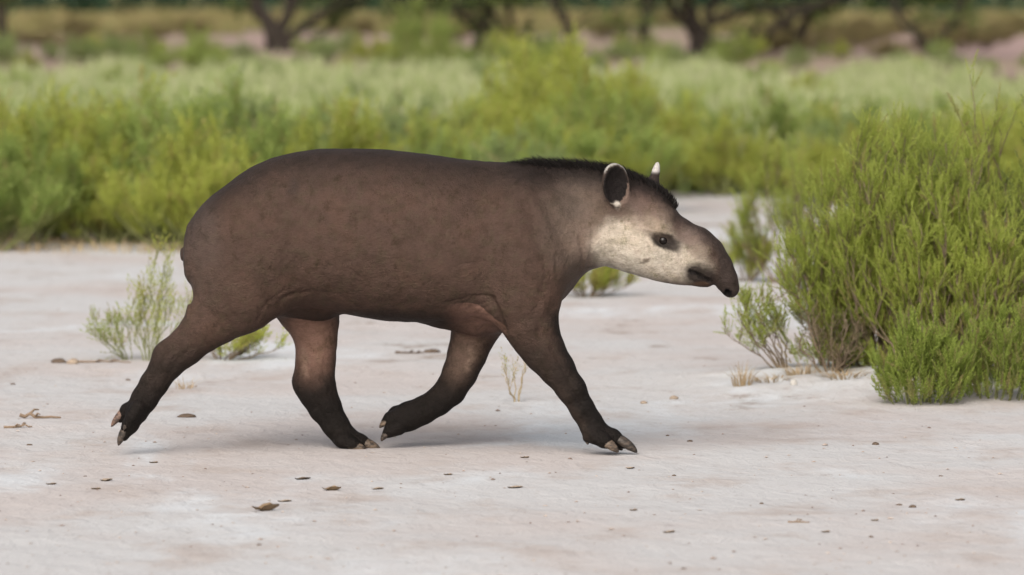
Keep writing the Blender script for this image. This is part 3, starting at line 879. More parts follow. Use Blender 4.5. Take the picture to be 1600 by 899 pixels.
    chain([(1080, 424, near_y(1080, 424) - .001, 2.6), (1092, 431, ym, 3.2), (1106, 438, near_y(1106, 438), 3.2), (1112, 441, near_y(1108, 438), 2.6)], .006, sub=True)
    yb = near_y(972, 318)
    chain([(985, 330, yb + .05, 26), (968, 306, yb - .005, 15)], .03)
    EC = pt(962, 290, yb - .022)
    ell(EC, (.0485, .026, .075), .012, rot=4, yaw=14)
    ell(EC + np.array([.006, -.021, -.002]), (.0435, .026, .0695), .004, rot=4, yaw=14, sub=True)
    fy = near_y(1012, 300, True)
    chain([(1005, 312, fy - .03, 20), (1019, 288, fy + .01, 12)], .02)
    FC = pt(1022, 281, fy + .018)
    ell(FC, (.0155, .024, .064), .010, rot=-12)

    # ---- surface nets
    S = Fd < 0
    cnt = np.zeros(tuple(nn - 1), np.uint8)
    for a in (0, 1):
        for b in (0, 1):
            for c in (0, 1):
                cnt += S[a:nn[0] - 1 + a, b:nn[1] - 1 + b, c:nn[2] - 1 + c]
    act = np.argwhere((cnt > 0) & (cnt < 8))
    idx = np.full(cnt.shape, -1, np.int32); idx[tuple(act.T)] = np.arange(len(act))
    acc = np.zeros((len(act), 3)); num = np.zeros(len(act))
    cor = [(a, b, c) for a in (0, 1) for b in (0, 1) for c in (0, 1)]
    val = {c: Fd[act[:, 0] + c[0], act[:, 1] + c[1], act[:, 2] + c[2]] for c in cor}
    for c in cor:
        for ax in range(3):
            if c[ax]: continue
            d = list(c); d[ax] = 1; d = tuple(d)
            fa, fb = val[c], val[d]; m = (fa < 0) != (fb < 0)
            t = np.where(m, fa / np.where(m, fa - fb, 1), 0)
            P = np.array(c, float)[None] + t[:, None] * (np.array(d) - np.array(c))[None]
            acc += P * m[:, None]; num += m
    V = lo + (act + acc / num[:, None]) * VOX
    quads = []
    for ax in range(3):
        o1, o2 = (ax + 1) % 3, (ax + 2) % 3
        a_ = [slice(1, None)] * 3; b_ = [slice(1, None)] * 3
        a_[ax] = slice(0, -1); b_[ax] = slice(1, None)
        sa, sb = S[tuple(a_)], S[tuple(b_)]
        for flip in (False, True):
            e = np.argwhere((sa & ~sb) if not flip else (~sa & sb))
            e[:, o1] += 1; e[:, o2] += 1
            lim = np.all(e < (nn - 1), axis=1); e = e[lim]
            def at(d1, d2):
                k = e.copy(); k[:, o1] -= d1; k[:, o2] -= d2
                return idx[tuple(k.T)]
            qd = np.stack([at(1, 1), at(0, 1), at(0, 0), at(1, 0)], -1)
            if flip: qd = qd[:, ::-1]
            quads.append(qd)
    Q = np.concatenate(quads); Q = Q[(Q >= 0).all(1)]
    # ---- light smoothing, normals
    def lap(V, it):
        for lam in it:
            s = np.zeros_like(V); n_ = np.zeros(len(V))
            for i in range(4):
                a, b = Q[:, i], Q[:, (i + 1) % 4]
                for k in range(3): s[:, k] += np.bincount(a, V[b, k], len(V)) + np.bincount(b, V[a, k], len(V))
                n_ += np.bincount(a, minlength=len(V)) + np.bincount(b, minlength=len(V))
            V = V + lam * (s / n_[:, None] - V)
        return V
    V = lap(V, (.55, -.50, .55, -.50, .55))
    def normals(V):
        fn = np.cross(V[Q[:, 2]] - V[Q[:, 0]], V[Q[:, 3]] - V[Q[:, 1]])
        n_ = np.zeros_like(V)
        for i in range(4):
            for k in range(3): n_[:, k] += np.bincount(Q[:, i], fn[:, k], len(V))
        return n_ / (np.linalg.norm(n_, axis=1, keepdims=True) + 1e-12)
    Nn = normals(V)
    u, v = proj(V); side = V[:, 1] - TY

    def seg_dist(pts):
        d = np.full(len(V), 1e9); pts = np.array(pts, float)
        for a, b in zip(pts[:-1], pts[1:]):
            ba = b - a; t = np.clip(((u - a[0]) * ba[0] + (v - a[1]) * ba[1]) / (ba @ ba), 0, 1)
            d = np.minimum(d, np.hypot(u - a[0] - t * ba[0], v - a[1] - t * ba[1]))
        return d
    # ---- folds and creases in the hide (both flanks)
    near = side < -.02; rw = np.random.default_rng(19)
    disp = np.zeros(len(V))
    def groove(pts, w, depth, mask=None):
        e = -depth * np.exp(-(seg_dist(pts) / w) ** 2)
        disp[:] += 1.7 * e * (1 if mask is None else mask)
    flank = np.abs(Nn[:, 1]) ** .7
    groove([(800, 296), (818, 318), (832, 352), (846, 392), (850, 410)], 11, .0062, flank)
    groove([(838, 292), (858, 326), (876, 362), (893, 398), (902, 424)], 11, .0070, flank)
    groove([(905, 372), (912, 400), (908, 424)], 3, .0035, flank)
    groove([(926, 352), (924, 390), (918, 418)], 2.6, .002, flank)
    groove([(768, 470), (780, 492), (788, 516)], 5, .008, flank)
    for i in range(7):
        a = 846 + i * 7
        j = rw.normal(0, 5, 6)
        groove([(a + j[0], 454 - i * 5 + j[1]), (a + 5 + j[2], 432 - i * 4 + j[3]), (a + 2 + j[4], 414 - i * 3 + j[5] * 2)], 2.2, .0009, flank)
    for i in range(6):
        y0_ = 462 + i * 8
        j = rw.normal(0, 4, 6)
        groove([(704 + 9 * i + j[0], y0_ + 7 + j[1]), (735 + 4 * i + j[2], y0_ + j[3] * .6), (764 + j[4], y0_ - 4 + j[5])], 2.0 + .3 * j[0] * .5 % 1, .0017, flank)
    for i in range(6):                                              # stifle folds
        j = rw.normal(0, 4, 6)
        groove([(400 + 13 * i + j[0], 492 - 5 * i + j[1]), (416 + 13 * i + j[2], 474 - 3 * i + j[3]), (438 + 15 * i + j[4] * 2, 458 - i + j[5])], 2.4, .0016, flank)
    for pts in ([(515, 396), (522, 412), (526, 424)], [(462, 402), (476, 424), (492, 446)], [(440, 428), (455, 448)], [(505, 430), (530, 462), (560, 480)], [(548, 420), (570, 440)], [(470, 432), (486, 452), (500, 462)]):
        groove(pts, 2.0, .0014, flank)
    groove([(352, 520), (340, 508), (330, 490)], 3, .002, flank)
    groove([(268, 548), (250, 572), (232, 602)], 4, .0025, flank * near)
    groove([(300, 545), (280, 560), (262, 590)], 5, .0015, flank * near)
    groove([(862, 545), (884, 585), (905, 630), (922, 668)], 4, .0028, flank * near)
    groove([(476, 560), (480, 590), (490, 625), (515, 668)], 4, .0025, flank)
    groove([(508, 560), (506, 590)], 4, .002, flank)
    groove([(845, 520), (838, 490), (846, 460)], 8, .003, flank * near)
    groove([(380, 507), (366, 494), (356, 478)], 3, .002, flank)
    groove([(1064, 400), (1072, 412), (1076, 424)], 4, .002, flank)
    # forms under the skin: behind the shoulder, before the haunch, along the ribs, at the elbow
    groove([(765, 300), (768, 380), (762, 455)], 24, .0070, flank)
    groove([(492, 300), (470, 370), (452, 440)], 30, .0065, flank)
    groove([(868, 480), (850, 505), (842, 525)], 9, .004, flank)
    for i in range(7):
        groove([(560 + i * 28, 330 + (i % 3) * 9), (548 + i * 28, 390), (526 + i * 29, 450)], 9, .0011, flank)
    # slow unevenness of muscle and fat under the skin
    disp += .0055 * (vnoise(u * .022, v * .024 + side * 8, 5) - .5) * sstep(1000 - u, 0, 60) * sstep(560 - v, 0, 80)
    disp += .0016 * (vnoise(u * .09, v * .09 + side * 20, 6) - .5)
    V = V + Nn * disp[:, None]
    V[:, 2] = np.maximum(V[:, 2], .004)

    # ---- coat colours
    u0, v0 = u, v
    u = u + 6 * (vnoise(u * .10, v * .10, 91) - .5) + 3.5 * (vnoise(u * .33, v * .33, 92) - .5)
    v = v + 6 * (vnoise(u * .10 + 40, v * .10, 93) - .5) + 3.5 * (vnoise(u * .33 + 9, v * .33, 94) - .5)
    L = lambda r, g_, b: np.array([((c / 255 + .055) / 1.055) ** 2.4 for c in (r, g_, b)])
    brown = np.array((.066, .041, .032)); cool = np.array((.046, .031, .025))
    C = np.tile(brown, (len(V), 1))
    def paint(col, m):
        C[:] = C * (1 - m[:, None]) + np.asarray(col) * m[:, None]
    def blob(px, py, rx, ry, rot=0, soft=.5):
        c, s_ = math.cos(math.radians(rot)), math.sin(math.radians(rot))
        a = ((u - px) * c + (v - py) * s_) / rx; b = (-(u - px) * s_ + (v - py) * c) / ry
        return 1 - sstep(np.hypot(a, b), 1 - soft, 1 + soft)
    mot = vnoise(u * .045, v * .05, 11); mot2 = vnoise(u * .13, v * .13, 12)
    paint(cool, .40 * mot)
    paint((.060, .046, .030), .35 * sstep(mot2, .5, .9))
    # darker saddle along the spine and rump
    spine = np.clip((np.interp(u, pu, top) + 34 - v) / 34, 0, 1) * (u < 1055)
    paint((.017, .012, .010), .95 * sstep(spine, .0, .85))
    paint((.030, .021, .0175), .82 * sstep(np.clip((np.interp(u, pu, top) + 85 - v) / 85, 0, 1) * (u < 1000), .1, .9))
    paint((.075, .055, .048), .5 * blob(310, 385, 35, 80))
    paint((.035, .026, .023), .65 * blob(458, 292, 10, 14, 20, .7))
    # dark lower legs
    knee = sstep(v, 500, 585)
    paint((.020, .015, .013), .90 * knee * (v > 480))
    paint((.009, .0075, .007), .88 * sstep(v, 580, 640))
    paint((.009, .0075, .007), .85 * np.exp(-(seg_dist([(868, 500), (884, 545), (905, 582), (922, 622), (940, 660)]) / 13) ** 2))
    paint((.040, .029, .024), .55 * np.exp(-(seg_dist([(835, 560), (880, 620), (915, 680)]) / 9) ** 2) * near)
    paint((.020, .015, .013), .8 * blob(610, 502, 160, 17))  # shade along the lower belly, painted into the coat
    # pinkish bare skin inside the far legs and in the armpit, with painted highlight streaks
    farleg = (side > .02).astype(float)
    paint((.30, .178, .138), .75 * farleg * blob(486, 520, 36, 62, 0, .6))
    paint((.30, .205, .16), .45 * farleg * np.exp(-(seg_dist([(472, 545), (478, 568), (476, 585)]) / 5) ** 2))  # highlight on the far hind leg, painted as a pale streak
    paint((.27, .18, .14), .4 * farleg * np.exp(-(seg_dist([(500, 545), (497, 565)]) / 5) ** 2))  # second painted highlight on the same leg
    paint((.20, .115, .09), .8 * blob(752, 484, 42, 34, 0, .6) * (side > -.21))
    paint((.16, .108, .085), .75 * farleg * blob(728, 545, 22, 46, 20, .6))
    paint((.24, .17, .13), .45 * farleg * np.exp(-(seg_dist([(733, 548), (738, 560), (730, 575)]) / 5) ** 2))  # highlight painted down the folded front leg
    # neck lightens into the pale face
    paint((.104, .081, .067), .75 * blob(908, 350, 52, 76, 0, .7))
    paint((0.168, 0.122, 0.098), .6 * blob(925, 385, 34, 40, 0, .8))
    face = np.clip(blob(995, 392, 66, 46, 10, .38) + blob(1058, 412, 46, 26, 8, .5) + .6 * blob(958, 392, 24, 40, 0, .6), 0, 1)
    paint((.440, .385, .320), face * .97)
    paint((.500, .455, .390), .6 * blob(1000, 410, 50, 24, 12, .6))
    paint((0.189, 0.147, 0.122), .8 * blob(1012, 336, 40, 22, 30, .6))
    paint((.10, .066, .056), .75 * blob(1000, 312, 30, 20, 30, .6))
    paint((0.266, 0.217, 0.168), .6 * blob(1030, 354, 22, 10, 25, .6))
    paint((.15, .113, .097), .85 * blob(1085, 372, 26, 20, 45, .5))
    paint((.034, .025, .022), .95 * np.clip(np.exp(-(seg_dist([(1058, 336), (1085, 350), (1110, 372), (1128, 396), (1146, 424), (1152, 455)]) / 13) ** 2) + sstep(u + .35 * (v - 420), 1108, 1136), 0, 1))
    paint((0.231, 0.189, 0.147), .6 * blob(1092, 395, 16, 12, 45, .7))
    paint((.022, .016, .014), .95 * blob(1094, 430, 27, 16, 18, .4))                      # dark lips
    paint((.085, .048, .030), .6 * blob(1090, 444, 18, 4, 4, .5))
    paint((.012, .010, .010), .95 * np.exp(-(seg_dist([(1080, 424), (1092, 431), (1106, 438)]) / 4) ** 2))
    paint((.20, .165, .135), .38 * sstep(vnoise(u0 * .42, v0 * .42, 95), .62, .9) * face * (u0 < 1064))
    paint((.27, .23, .19), .35 * sstep(vnoise(u0 * .14, v0 * .14, 96), .5, .9) * face * (u0 < 1064))
    paint((.014, .011, .010), .97 * blob(1040, 378, 22, 11.5, 18, .42))                    # eye surround
    paint((.03, .024, .021), .8 * blob(1054, 386, 11, 7, 35, .6))
    paint((.05, .036, .03), .75 * blob(1030, 368, 24, 5, 14, .8))
    paint((.09, .066, .052), .75 * blob(1009, 408, 8, 4, -35, .6))
    paint((.008, .007, .007), blob(1137, 457, 5.5, 6, 0, .3))
    paint((.012, .010, .009), np.clip(1 - np.abs(u - 1000) / 400, 0, 1) * sstep(np.interp(u, pu, top) + 16 - v, 0, 12) * sstep(u, 770, 850) * sstep(1054 - u, 0, 14) * (np.abs(side + .03) < .12))
    paint((.016, .012, .011), .85 * sstep(np.interp(u, pu, top) + 40 - v, 0, 30) * sstep(u, 760, 850) * sstep(1050 - u, 0, 30))
    # ears: black cup, white rim and tip, white tuft at the base
    er = V - EC; rr = np.hypot(er[:, 0] / .0485, er[:, 2] / .075)
    ear = (rr < 1.12) & (er[:, 1] < .024) & (er[:, 1] > -.06) & (side < -.05) & (v < 332)
    paint((.05, .036, .031), ear * .9 * (er[:, 2] > -.055))
    paint((.010, .008, .008), (ear & (rr < .86)) * .96)
    rim = ear & (rr > .93) & (er[:, 2] > .036) & (er[:, 0] > -.040)
    paint((0.462, 0.441, 0.420), rim * .8 * sstep(er[:, 2], .034, .056) * (.55 + .45 * mot2))
    paint((.15, .105, .085), (ear & (rr > .78) & (er[:, 0] > .012) & (er[:, 2] < .01)) * .8)
    paint((.52, .47, .42), .9 * blob(962, 320, 5, 4.5, 20, .6) * (side < -.06) * (.6 + .4 * mot2))
    fe = (np.hypot((V[:, 0] - FC[0]) / .03, (V[:, 2] - FC[2]) / .075) < 1.05) & (np.abs(V[:, 1] - FC[1]) < .03)
    paint((.035, .027, .024), fe * .9)
    paint((0.490, 0.469, 0.448), fe * .95 * sstep(V[:, 2] - FC[2], .018, .034))
    C = np.clip(C, .004, .9)

    root = bpy.data.objects.new("tapir", None); COL.objects.link(root)
    bx, _ = unproj(640, 700, TY)
    root.location = (float(bx), TY, 0); off = np.array([float(bx), TY, 0.0])
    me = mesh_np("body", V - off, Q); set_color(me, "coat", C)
    g = NT("tapir_hide")
    tc = g.n("ShaderNodeTexCoord").outputs["Object"]
    at = g.n("ShaderNodeAttribute", attribute_name="coat").outputs["Color"]
    hair = g.noise(g.mapping(tc, (95, 95, 260), (0, .5, 0)), 1.0, 3, .6)
    blot = g.noise(tc, 26, 6, .7)
    speck = g.noise(tc, 240, 2, .5)
    c = g.mix(g.ramp(blot, (.42, .66, 0, .62)), at, g.mix(1.0, at, (.62, .64, .58), 'MULTIPLY'), 'MIX')
    big = g.noise(tc, 7, 4, .6)
    c = g.mix(g.ramp(big, (.45, .68, 0, .8)), c, g.mix(1.0, c, (1.14, 1.09, 1.05), 'MULTIPLY'))
    dirt = g.noise(g.mapping(tc, (16, 16, 11)), 1.0, 7, .78)
    c = g.mix(g.ramp(dirt, (.55, .65, 0, .72)), c, g.mix(1.0, c, (.56, .57, .48), 'MULTIPLY'))
    c = g.mix(g.ramp(hair, (.3, .7, .0, .30)), c, g.mix(1.0, c, (.55, .55, .55), 'MULTIPLY'))
    c = g.mix(g.ramp(speck, (.60, .72, 0, .5)), c, g.mix(1.0, c, (.6, .57, .55), 'MULTIPLY'))
    b1 = g.bump(g.noise(tc, 30, 7, .72), .75, .016)
    b2 = g.bump(hair, .5, .004, b1)
    sh = g.principled(c, .55, .08, b2)
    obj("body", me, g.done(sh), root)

    # ---- eyes
    ge = NT("wet_eye"); me_ = ge.done(ge.principled((.006, .004, .003), .12, .25))
    def ball(c, r):
        th = np.linspace(0, math.pi, 13); ph = np.arange(20) * 2 * math.pi / 20
        Vb = np.stack([np.outer(np.sin(th), np.cos(ph)), np.outer(np.sin(th), np.sin(ph)), np.outer(np.cos(th), np.ones(20))], -1).reshape(-1, 3) * r + c - off
        i = np.arange(12 * 20); r_, c_ = i // 20, i % 20
        return mesh_np("eye", Vb, np.stack([r_ * 20 + c_, (r_ + 1) * 20 + c_, (r_ + 1) * 20 + (c_ + 1) % 20, r_ * 20 + (c_ + 1) % 20], -1))
    def surf_y(px, py, far=False):
        m = (np.abs(u0 - px) < 4) & (np.abs(v0 - py) < 4)
        return float((V[m, 1].max() if far else V[m, 1].min()) - TY)
    obj("eye", ball(pt(1036, 376, surf_y(1036, 376) + .0105), .0168), me_, root)
    obj("eye", ball(pt(1052, 376, surf_y(1052, 376, True) - .0105), .0165), me_, root)

    # ---- hooves: one horny nail over each toe
    def nail(name, base, tip, w, h, up, mat):
        base = np.asarray(base); tip = np.asarray(tip); w *= 1.0; h *= .9; tip = tip + (tip - base) * .06; ax = tip - base; Ln = np.linalg.norm(ax); ax = ax / Ln
        up = np.asarray(up, float); up = up - ax * (up @ ax); up /= np.linalg.norm(up); sd = np.cross(ax, up)
        rings = []; M = 14
        for t, sc, dr in ((0, .92, 0), (.12, 1.02, 0), (.35, 1.0, -.02), (.6, .86, -.07), (.8, .64, -.14), (.93, .38, -.22), (1.0, .12, -.27)):
            th = np.arange(M) * 2 * math.pi / M
            cx, sy = np.cos(th), np.sin(th)
            sy = np.where(sy < 0, sy * .62, sy)
            rings.append(base + ax * Ln * t + up * h * dr + sc * (np.outer(cx, sd) * w + np.outer(sy, up) * h))
        Vn = np.concatenate(rings); k = len(rings)
        i = np.arange((k - 1) * M); r_, c_ = i // M, i % M
        q = np.stack([r_ * M + c_, r_ * M + (c_ + 1) % M, (r_ + 1) * M + (c_ + 1) % M, (r_ + 1) * M + c_], -1)
        caps = [(0, j + 1, j) for j in range(1, M - 1)] + [((k - 1) * M, (k - 1) * M + j, (k - 1) * M + j + 1) for j in range(1, M - 1)]
        obj(name, mesh_np(name, Vn - off, q, caps), mat, root)
    def horn(name, a, b):
        g = NT(name); tc = g.n("ShaderNodeTexCoord").outputs["Object"]
        n1 = g.noise(g.mapping(tc, (60, 60, 120)), 1.0, 5, .7)
        return g.done(g.principled(g.mix(g.ramp(n1, (.38, .64)), a, b), .5, .4, g.bump(n1, .3, .003)))
    Hd = horn("horn_dark", (.02, .016, .013), (.075, .056, .044)); Hl = horn("horn_light", (.03, .023, .019), (.145, .105, .075)); Hp = horn("horn_pinkish", (.05, .034, .028), (.19, .115, .085))
    U = (0, 0, 1.0)
    n = -.165
    nail("hoof", pt(206, 660, n - .012), pt(184, 693, n - .014), .023, .024, (-.8, 0, .5), Hd)
    nail("hoof", pt(201, 638, n + .040), pt(174, 664, n + .042), .019, .020, (-.5, 0, .8), Hp)
    nail("hoof", pt(208, 648, n - .036), pt(193, 670, n - .040), .015, .015, (-.8, -.3, .5), Hd)
    f = .135
    nail("hoof", pt(560, 690, f - .02), pt(594, 701, f - .018), .026, .025, U, Hl)
    nail("hoof", pt(544, 694, f - .060), pt(572, 703, f - .066), .020, .022, (0, -.4, 1), Hl)
    nail("hoof", pt(548, 694, f + .034), pt(574, 701, f + .040), .020, .020, (0, .4, 1), Hd)
    f = .125
    nail("hoof", pt(615, 653, f - .02), pt(593, 666, f - .02), .022, .020, (-.4, 0, .9), Hl)
    nail("hoof", pt(613, 671, f - .046), pt(595, 687, f - .046), .019, .019, (-.6, 0, .8), Hd)
    nail("hoof", pt(621, 642, f + .03), pt(600, 656, f + .03), .017, .018, (-.4, .2, .9), Hl)
    n = -.165
    nail("hoof", pt(962, 686, n + .006), pt(995, 704, n + .004), .026, .025, U, Hd)
    nail("hoof", pt(940, 688, n - .032), pt(966, 704, n - .040), .021, .022, (0, -.4, 1), Hl)
    nail("hoof", pt(946, 689, n + .052), pt(972, 701, n + .060), .020, .020, (0, .4, 1), Hd)
    nail("hoof", pt(919, 677, n - .010), pt(917, 694, n - .014), .013, .015, (-1, -.3, .1), Hd)

    # ---- mane: stiff black hairs along the crest
    rng = np.random.default_rng(3)
    nh = 5200
    hu = 1053 - 292 * rng.uniform(0, 1, nh)
    ht = np.interp(hu, pu, top) + rng.normal(0, 1.2, nh) + 4
    hyc = np.interp(hu, pu, yc)
    spread = rng.normal(0, 1, nh) * .020 * (1 - .3 * sstep(hu, 980, 1050))
    Lh = (2.5 + 20 * sstep(hu, 764, 858) * (1 - .25 * sstep(hu, 955, 1015))) / 460 * rng.uniform(.65, 1.1, nh)
    X, Z = unproj(hu, ht, TY); Yh = TY + hyc + spread
    Z = Z - 5.5 * spread ** 2 - .002
    slope = np.gradient(np.interp(pu, pu, top), pu); sl = np.interp(hu, pu, slope)
    # hairs stand off the crest and sweep back
    nx_, nz_ = sl, np.ones(nh)
    d = np.stack([nx_ * .9 - .55 + rng.normal(0, .18, nh), spread * 10 + rng.normal(0, .12, nh), nz_], -1)
    d /= np.linalg.norm(d, axis=1, keepdims=True)
    a = rng.uniform(0, math.pi, nh); wd = np.stack([np.cos(a), np.sin(a), np.zeros(nh)], -1) * .0013
    b0 = np.stack([X, Yh, Z], -1)
    bend = np.stack([-np.ones(nh) * .25, np.zeros(nh), -np.ones(nh) * .1], -1)
    p1 = b0 + d * (Lh * .55)[:, None]; p2 = b0 + (d + bend) * Lh[:, None]
    Vm = np.stack([b0 - wd, b0 + wd, p1 + wd * .7, p1 - wd * .7, p2 + wd * .15, p2 - wd * .15], 1).reshape(-1, 3) - off
    i = np.arange(nh) * 6
    qm = np.concatenate([np.stack([i, i + 1, i + 2, i + 3], -1), np.stack([i + 3, i + 2, i + 4, i + 5], -1)])
    gm_ = NT("mane_hair"); mm = gm_.done(gm_.principled((.010, .008, .0075), .6, .2))
    o = obj("mane", mesh_np("mane", Vm, qm), mm, root); o["kind"] = "stuff"; o["label"] = "short stiff black mane along the crest"
    tag(root, "dark brown tapir with creamy face and drooping snout trotting across the sand", "tapir")
build_tapir()

# ------------------------------------------------------------------ litter on the sand
def build_litter():
    rng = np.random.default_rng(41)
    def mat(name, a, b):
        g = NT(name); tc = g.n("ShaderNodeTexCoord").outputs["Object"]
        n = g.noise(tc, 70, 4, .65)
        return g.done(g.principled(g.mix(n, a, b), .85, .15, g.bump(n, .5, .004)))
    m_leaf = mat("dead_leaf", (.10, .065, .04), (.26, .19, .12)); m_clod = mat("dark_clod", (.045, .034, .028), (.15, .11, .08))
    m_pale = mat("pale_clod", (.22, .17, .13), (.33, .27, .21)); m_stick = mat("dead_stick", (.12, .085, .06), (.24, .18, .13)); m_white = mat("white_stone", (.36, .345, .32), (.48, .46, .43))
    def leaf_mesh(w, d, curl):
        n, m = 9, 5
        t = np.linspace(-1, 1, n); k = np.linspace(-1, 1, m)
        T, K = np.meshgrid(t, k, indexing='ij')
        wid = d * (1 - T ** 2) ** .6 + .001
        X = T * w; Y = K * wid + .25 * d * np.sin(T * 2.5)
        Z = curl * (np.abs(K) ** 1.6) * (.6 + .5 * np.sin(T * 3 + 1)) + curl * .8 * T ** 2 + rng.normal(0, curl * .10, T.shape) + .002
        up = np.stack([X, Y, Z], -1).reshape(-1, 3); dn = up - np.array([0, 0, .0016])
        i = np.arange((n - 1) * (m - 1)); r, c = i // (m - 1), i % (m - 1); a = r * m + c
        q = np.stack([a, a + m, a + m + 1, a + 1], -1)
        return mesh_np("dry_leaf", np.concatenate([up, dn]), np.concatenate([q, q[:, ::-1] + n * m]))
    def clod_mesh(w, h):
        th = np.linspace(0, math.pi, 8); ph = np.arange(11) * 2 * math.pi / 11
        V = np.stack([np.outer(np.sin(th), np.cos(ph)), np.outer(np.sin(th), np.sin(ph)), np.outer(np.cos(th), np.ones(11))], -1)
        V = V * (1 + .28 * (rng.uniform(0, 1, (8, 11, 1)) - .5)); V = V.reshape(-1, 3) * np.array([w, w * .8, h]) + np.array([0, 0, h * .45])
        i = np.arange(7 * 11); r, c = i // 11, i % 11
        return mesh_np("clod", V, np.stack([r * 11 + c, (r + 1) * 11 + c, (r + 1) * 11 + (c + 1) % 11, r * 11 + (c + 1) % 11], -1))
    def stick_mesh(w, r):
        b = Buf(); t = np.linspace(-1, 1, 9)
        P = np.stack([t * w, rng.normal(0, .06 * w, 9).cumsum() * .5, r * .6 + np.abs(rng.normal(0, r * .5, 9))], -1)
        b.add(*tube(P, np.linspace(r, r * .45, 9), 6))
        for k in range(2):
            i = rng.integers(2, 7); e = P[i] + np.array([w * .35, rng.choice((-1, 1)) * w * .4, r * 1.5])
            b.add(*tube([P[i], (P[i] + e) / 2 + np.array([0, 0, r]), e], [r * .6, r * .5, r * .25], 5))
        return b.mesh("stick")
    def put(name, me, m, px, py, lab, cat, grp=None):
        x, y = ground_pt(px, py)
        o = obj(name, me, m, None, (x, y, gh(x, y) - .001), rng.uniform(-.5, .5))
        tag(o, lab, cat, grp)
    S = lambda w, py: w / px_per_m(dep(py)) / 2
    put("dry_leaf", leaf_mesh(S(46, 800), .020, .018), m_leaf, 415, 803, "largest curled brown leaf lying on the open sand", "leaf")
    put("dry_leaf", leaf_mesh(S(30, 765), .014, .011), m_leaf, 518, 767, "smaller curled dead leaf near the largest curled leaf", "leaf")
    put("dry_leaf", leaf_mesh(S(26, 750), .012, .005), m_clod, 473, 749, "thin dark leaf sliver lying flat on the sand", "leaf")
    put("dry_leaf", leaf_mesh(S(22, 752), .016, .006), m_pale, 166, 754, "pale flat dead leaf below the raised hind foot", "leaf")
    put("dead_stick", stick_mesh(S(64, 652), .008), m_stick, 62, 655, "forked dead stick among a wisp of straw", "stick")
    put("dead_stick", stick_mesh(S(44, 662), .006), m_stick, 28, 668, "short dead stick beside the forked dead stick", "stick")
    put("dead_stick", stick_mesh(S(46, 551), .006), m_clod, 640, 553, "thin dark stick lying behind the folded front leg", "stick")
    put("clod", clod_mesh(S(26, 550), .011), m_clod, 676, 552, "dark clod at the end of the thin dark stick", "clod")
    put("clod", clod_mesh(S(24, 568), .014), m_clod, 92, 567, "dark clod on the flat near the small green shoot", "clod")
    put("clod", clod_mesh(S(20, 568), .016), m_pale, 114, 569, "pale clod touching the dark clod near the green shoot", "clod")
    put("dead_stick", stick_mesh(S(90, 566), .006), m_stick, 160, 567, "long brown stick lying at the young shrub's foot", "stick")
    put("clod", clod_mesh(S(30, 653), .010), m_clod, 292, 653, "flat dark clod behind the outstretched hind leg", "clod")
    put("clod", clod_mesh(S(14, 620), .010), m_pale, 1053, 622, "pale brown clod on the sand ahead of the front hoof", "clod")
    put("clod", clod_mesh(S(11, 625), .008), m_pale, 1006, 627, "smaller pale clod close to the reaching front leg", "clod")
    put("white_stone", clod_mesh(S(12, 612), .016), m_white, 1240, 613, "small white stone on the sand by the big bush", "stone")
    put("dead_stick", stick_mesh(S(34, 820), .004), m_stick, 1248, 821, "thin straight stick lying alone on the open sand", "stick")
    dark = [(133, 745, 9), (445, 755, 6), (46, 693, 13), (698, 865, 8), (405, 856, 12), (627, 885, 13), (332, 824, 8), (1405, 787, 15), (1426, 792, 16), (1361, 842, 11), (1053, 743, 10), (1043, 680, 8),
            (1078, 689, 12), (1144, 816, 8), (1368, 693, 15), (932, 803, 15), (888, 818, 9), (820, 822, 7), (1068, 893, 12), (120, 690, 8), (200, 590, 10), (62, 582, 16), (20, 600, 12), (140, 603, 12), (1470, 742, 10), (1550, 700, 12), (1190, 786, 9), (1320, 870, 9)]
    for px, py, w in dark[::2] + dark[7:12:2]:
        put("clod", clod_mesh(S(w, py) * .75, S(w, py) * rng.uniform(.25, .45)), m_clod, px, py, "tiny dark clod scattered on the open sand", "clod", "tiny dark clods")
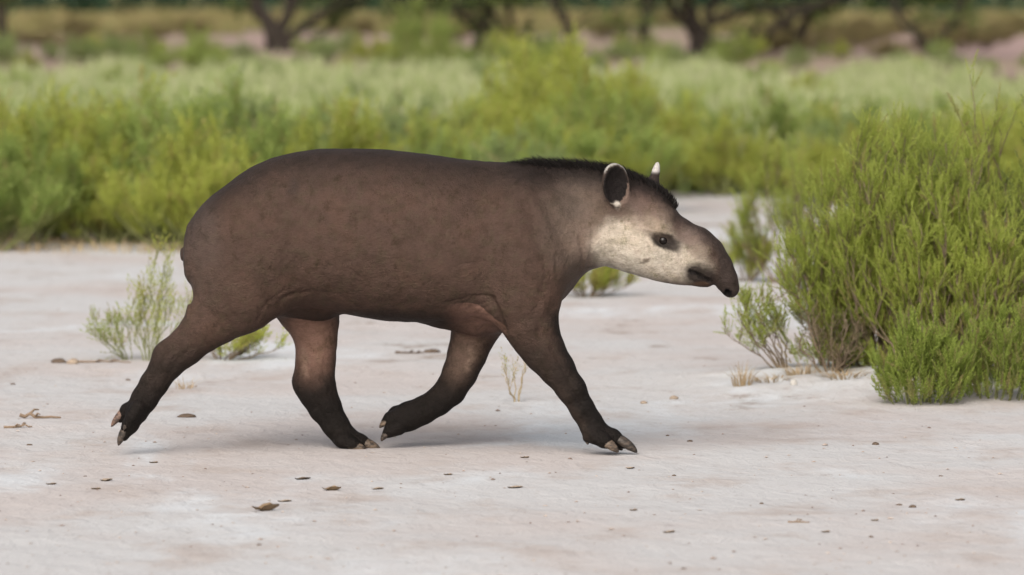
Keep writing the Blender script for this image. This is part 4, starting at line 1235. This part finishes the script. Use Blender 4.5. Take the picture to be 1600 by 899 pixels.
    pale = [(150, 768, 16), (445, 785, 22), (80, 760, 16), (805, 762, 26), (590, 764, 20), (1367, 817, 12), (1045, 838, 20), (990, 800, 12), (1290, 835, 14), (820, 715, 14), (240, 722, 14), (985, 730, 16), (1500, 780, 16), (700, 742, 14)]
    for px, py, w in pale:
        put("dry_leaf", leaf_mesh(S(w, py), S(w, py) * .6, .004), m_pale, px, py, "small pale leaf scrap scattered on the open sand", "leaf", "pale leaf scraps")
    # crumbs of crust nobody could count
    n = 520
    px = rng.uniform(-40, 1640, n); py = 470 + (905 - 470) * rng.uniform(0, 1, n) ** .7
    a = (px - 800) / F_PX; b = (449.5 - py) / F_PX; dz = -SP + b * CP; t = CAM_H / -dz
    x, y = a * t, (CP + b * SP) * t
    s_ = rng.uniform(.002, .006, n) * np.where(rng.uniform(0, 1, n) < .06, 1.9, 1)
    oc = np.array([(1, 0, 0), (-1, 0, 0), (0, 1, 0), (0, -1, 0), (0, 0, 1.0), (0, 0, -.6)])
    V = oc[None] * s_[:, None, None] * rng.uniform(.5, 1.5, (n, 6, 1)) * np.array([1.3, 1, .5])
    an = rng.uniform(0, 6.28, n); ca, sa = np.cos(an)[:, None], np.sin(an)[:, None]
    V = np.stack([V[..., 0] * ca - V[..., 1] * sa + x[:, None], V[..., 0] * sa + V[..., 1] * ca + y[:, None], V[..., 2] + (ground_h(x, y) + s_ * .2)[:, None]], -1)
    tr = np.array([(0, 2, 4), (2, 1, 4), (1, 3, 4), (3, 0, 4), (2, 0, 5), (1, 2, 5), (3, 1, 5), (0, 3, 5)])
    T = (np.arange(n)[:, None, None] * 6 + tr[None]).reshape(-1, 3)
    g = NT("crust_crumbs")
    nz = g.noise(g.n("ShaderNodeNewGeometry").outputs["Position"], 6, 3, .7)
    o = obj("sand_crumbs", mesh_np("sand_crumbs", V.reshape(-1, 3), None, T, smooth=False), g.done(g.principled(g.mix(g.ramp(nz, (.38, .62)), (.17, .13, .11), (.42, .36, .32)), .9, .1)))
    tag(o, "fine crumbs of crust and grit strewn over the sand", "grit", None, "stuff")
build_litter()
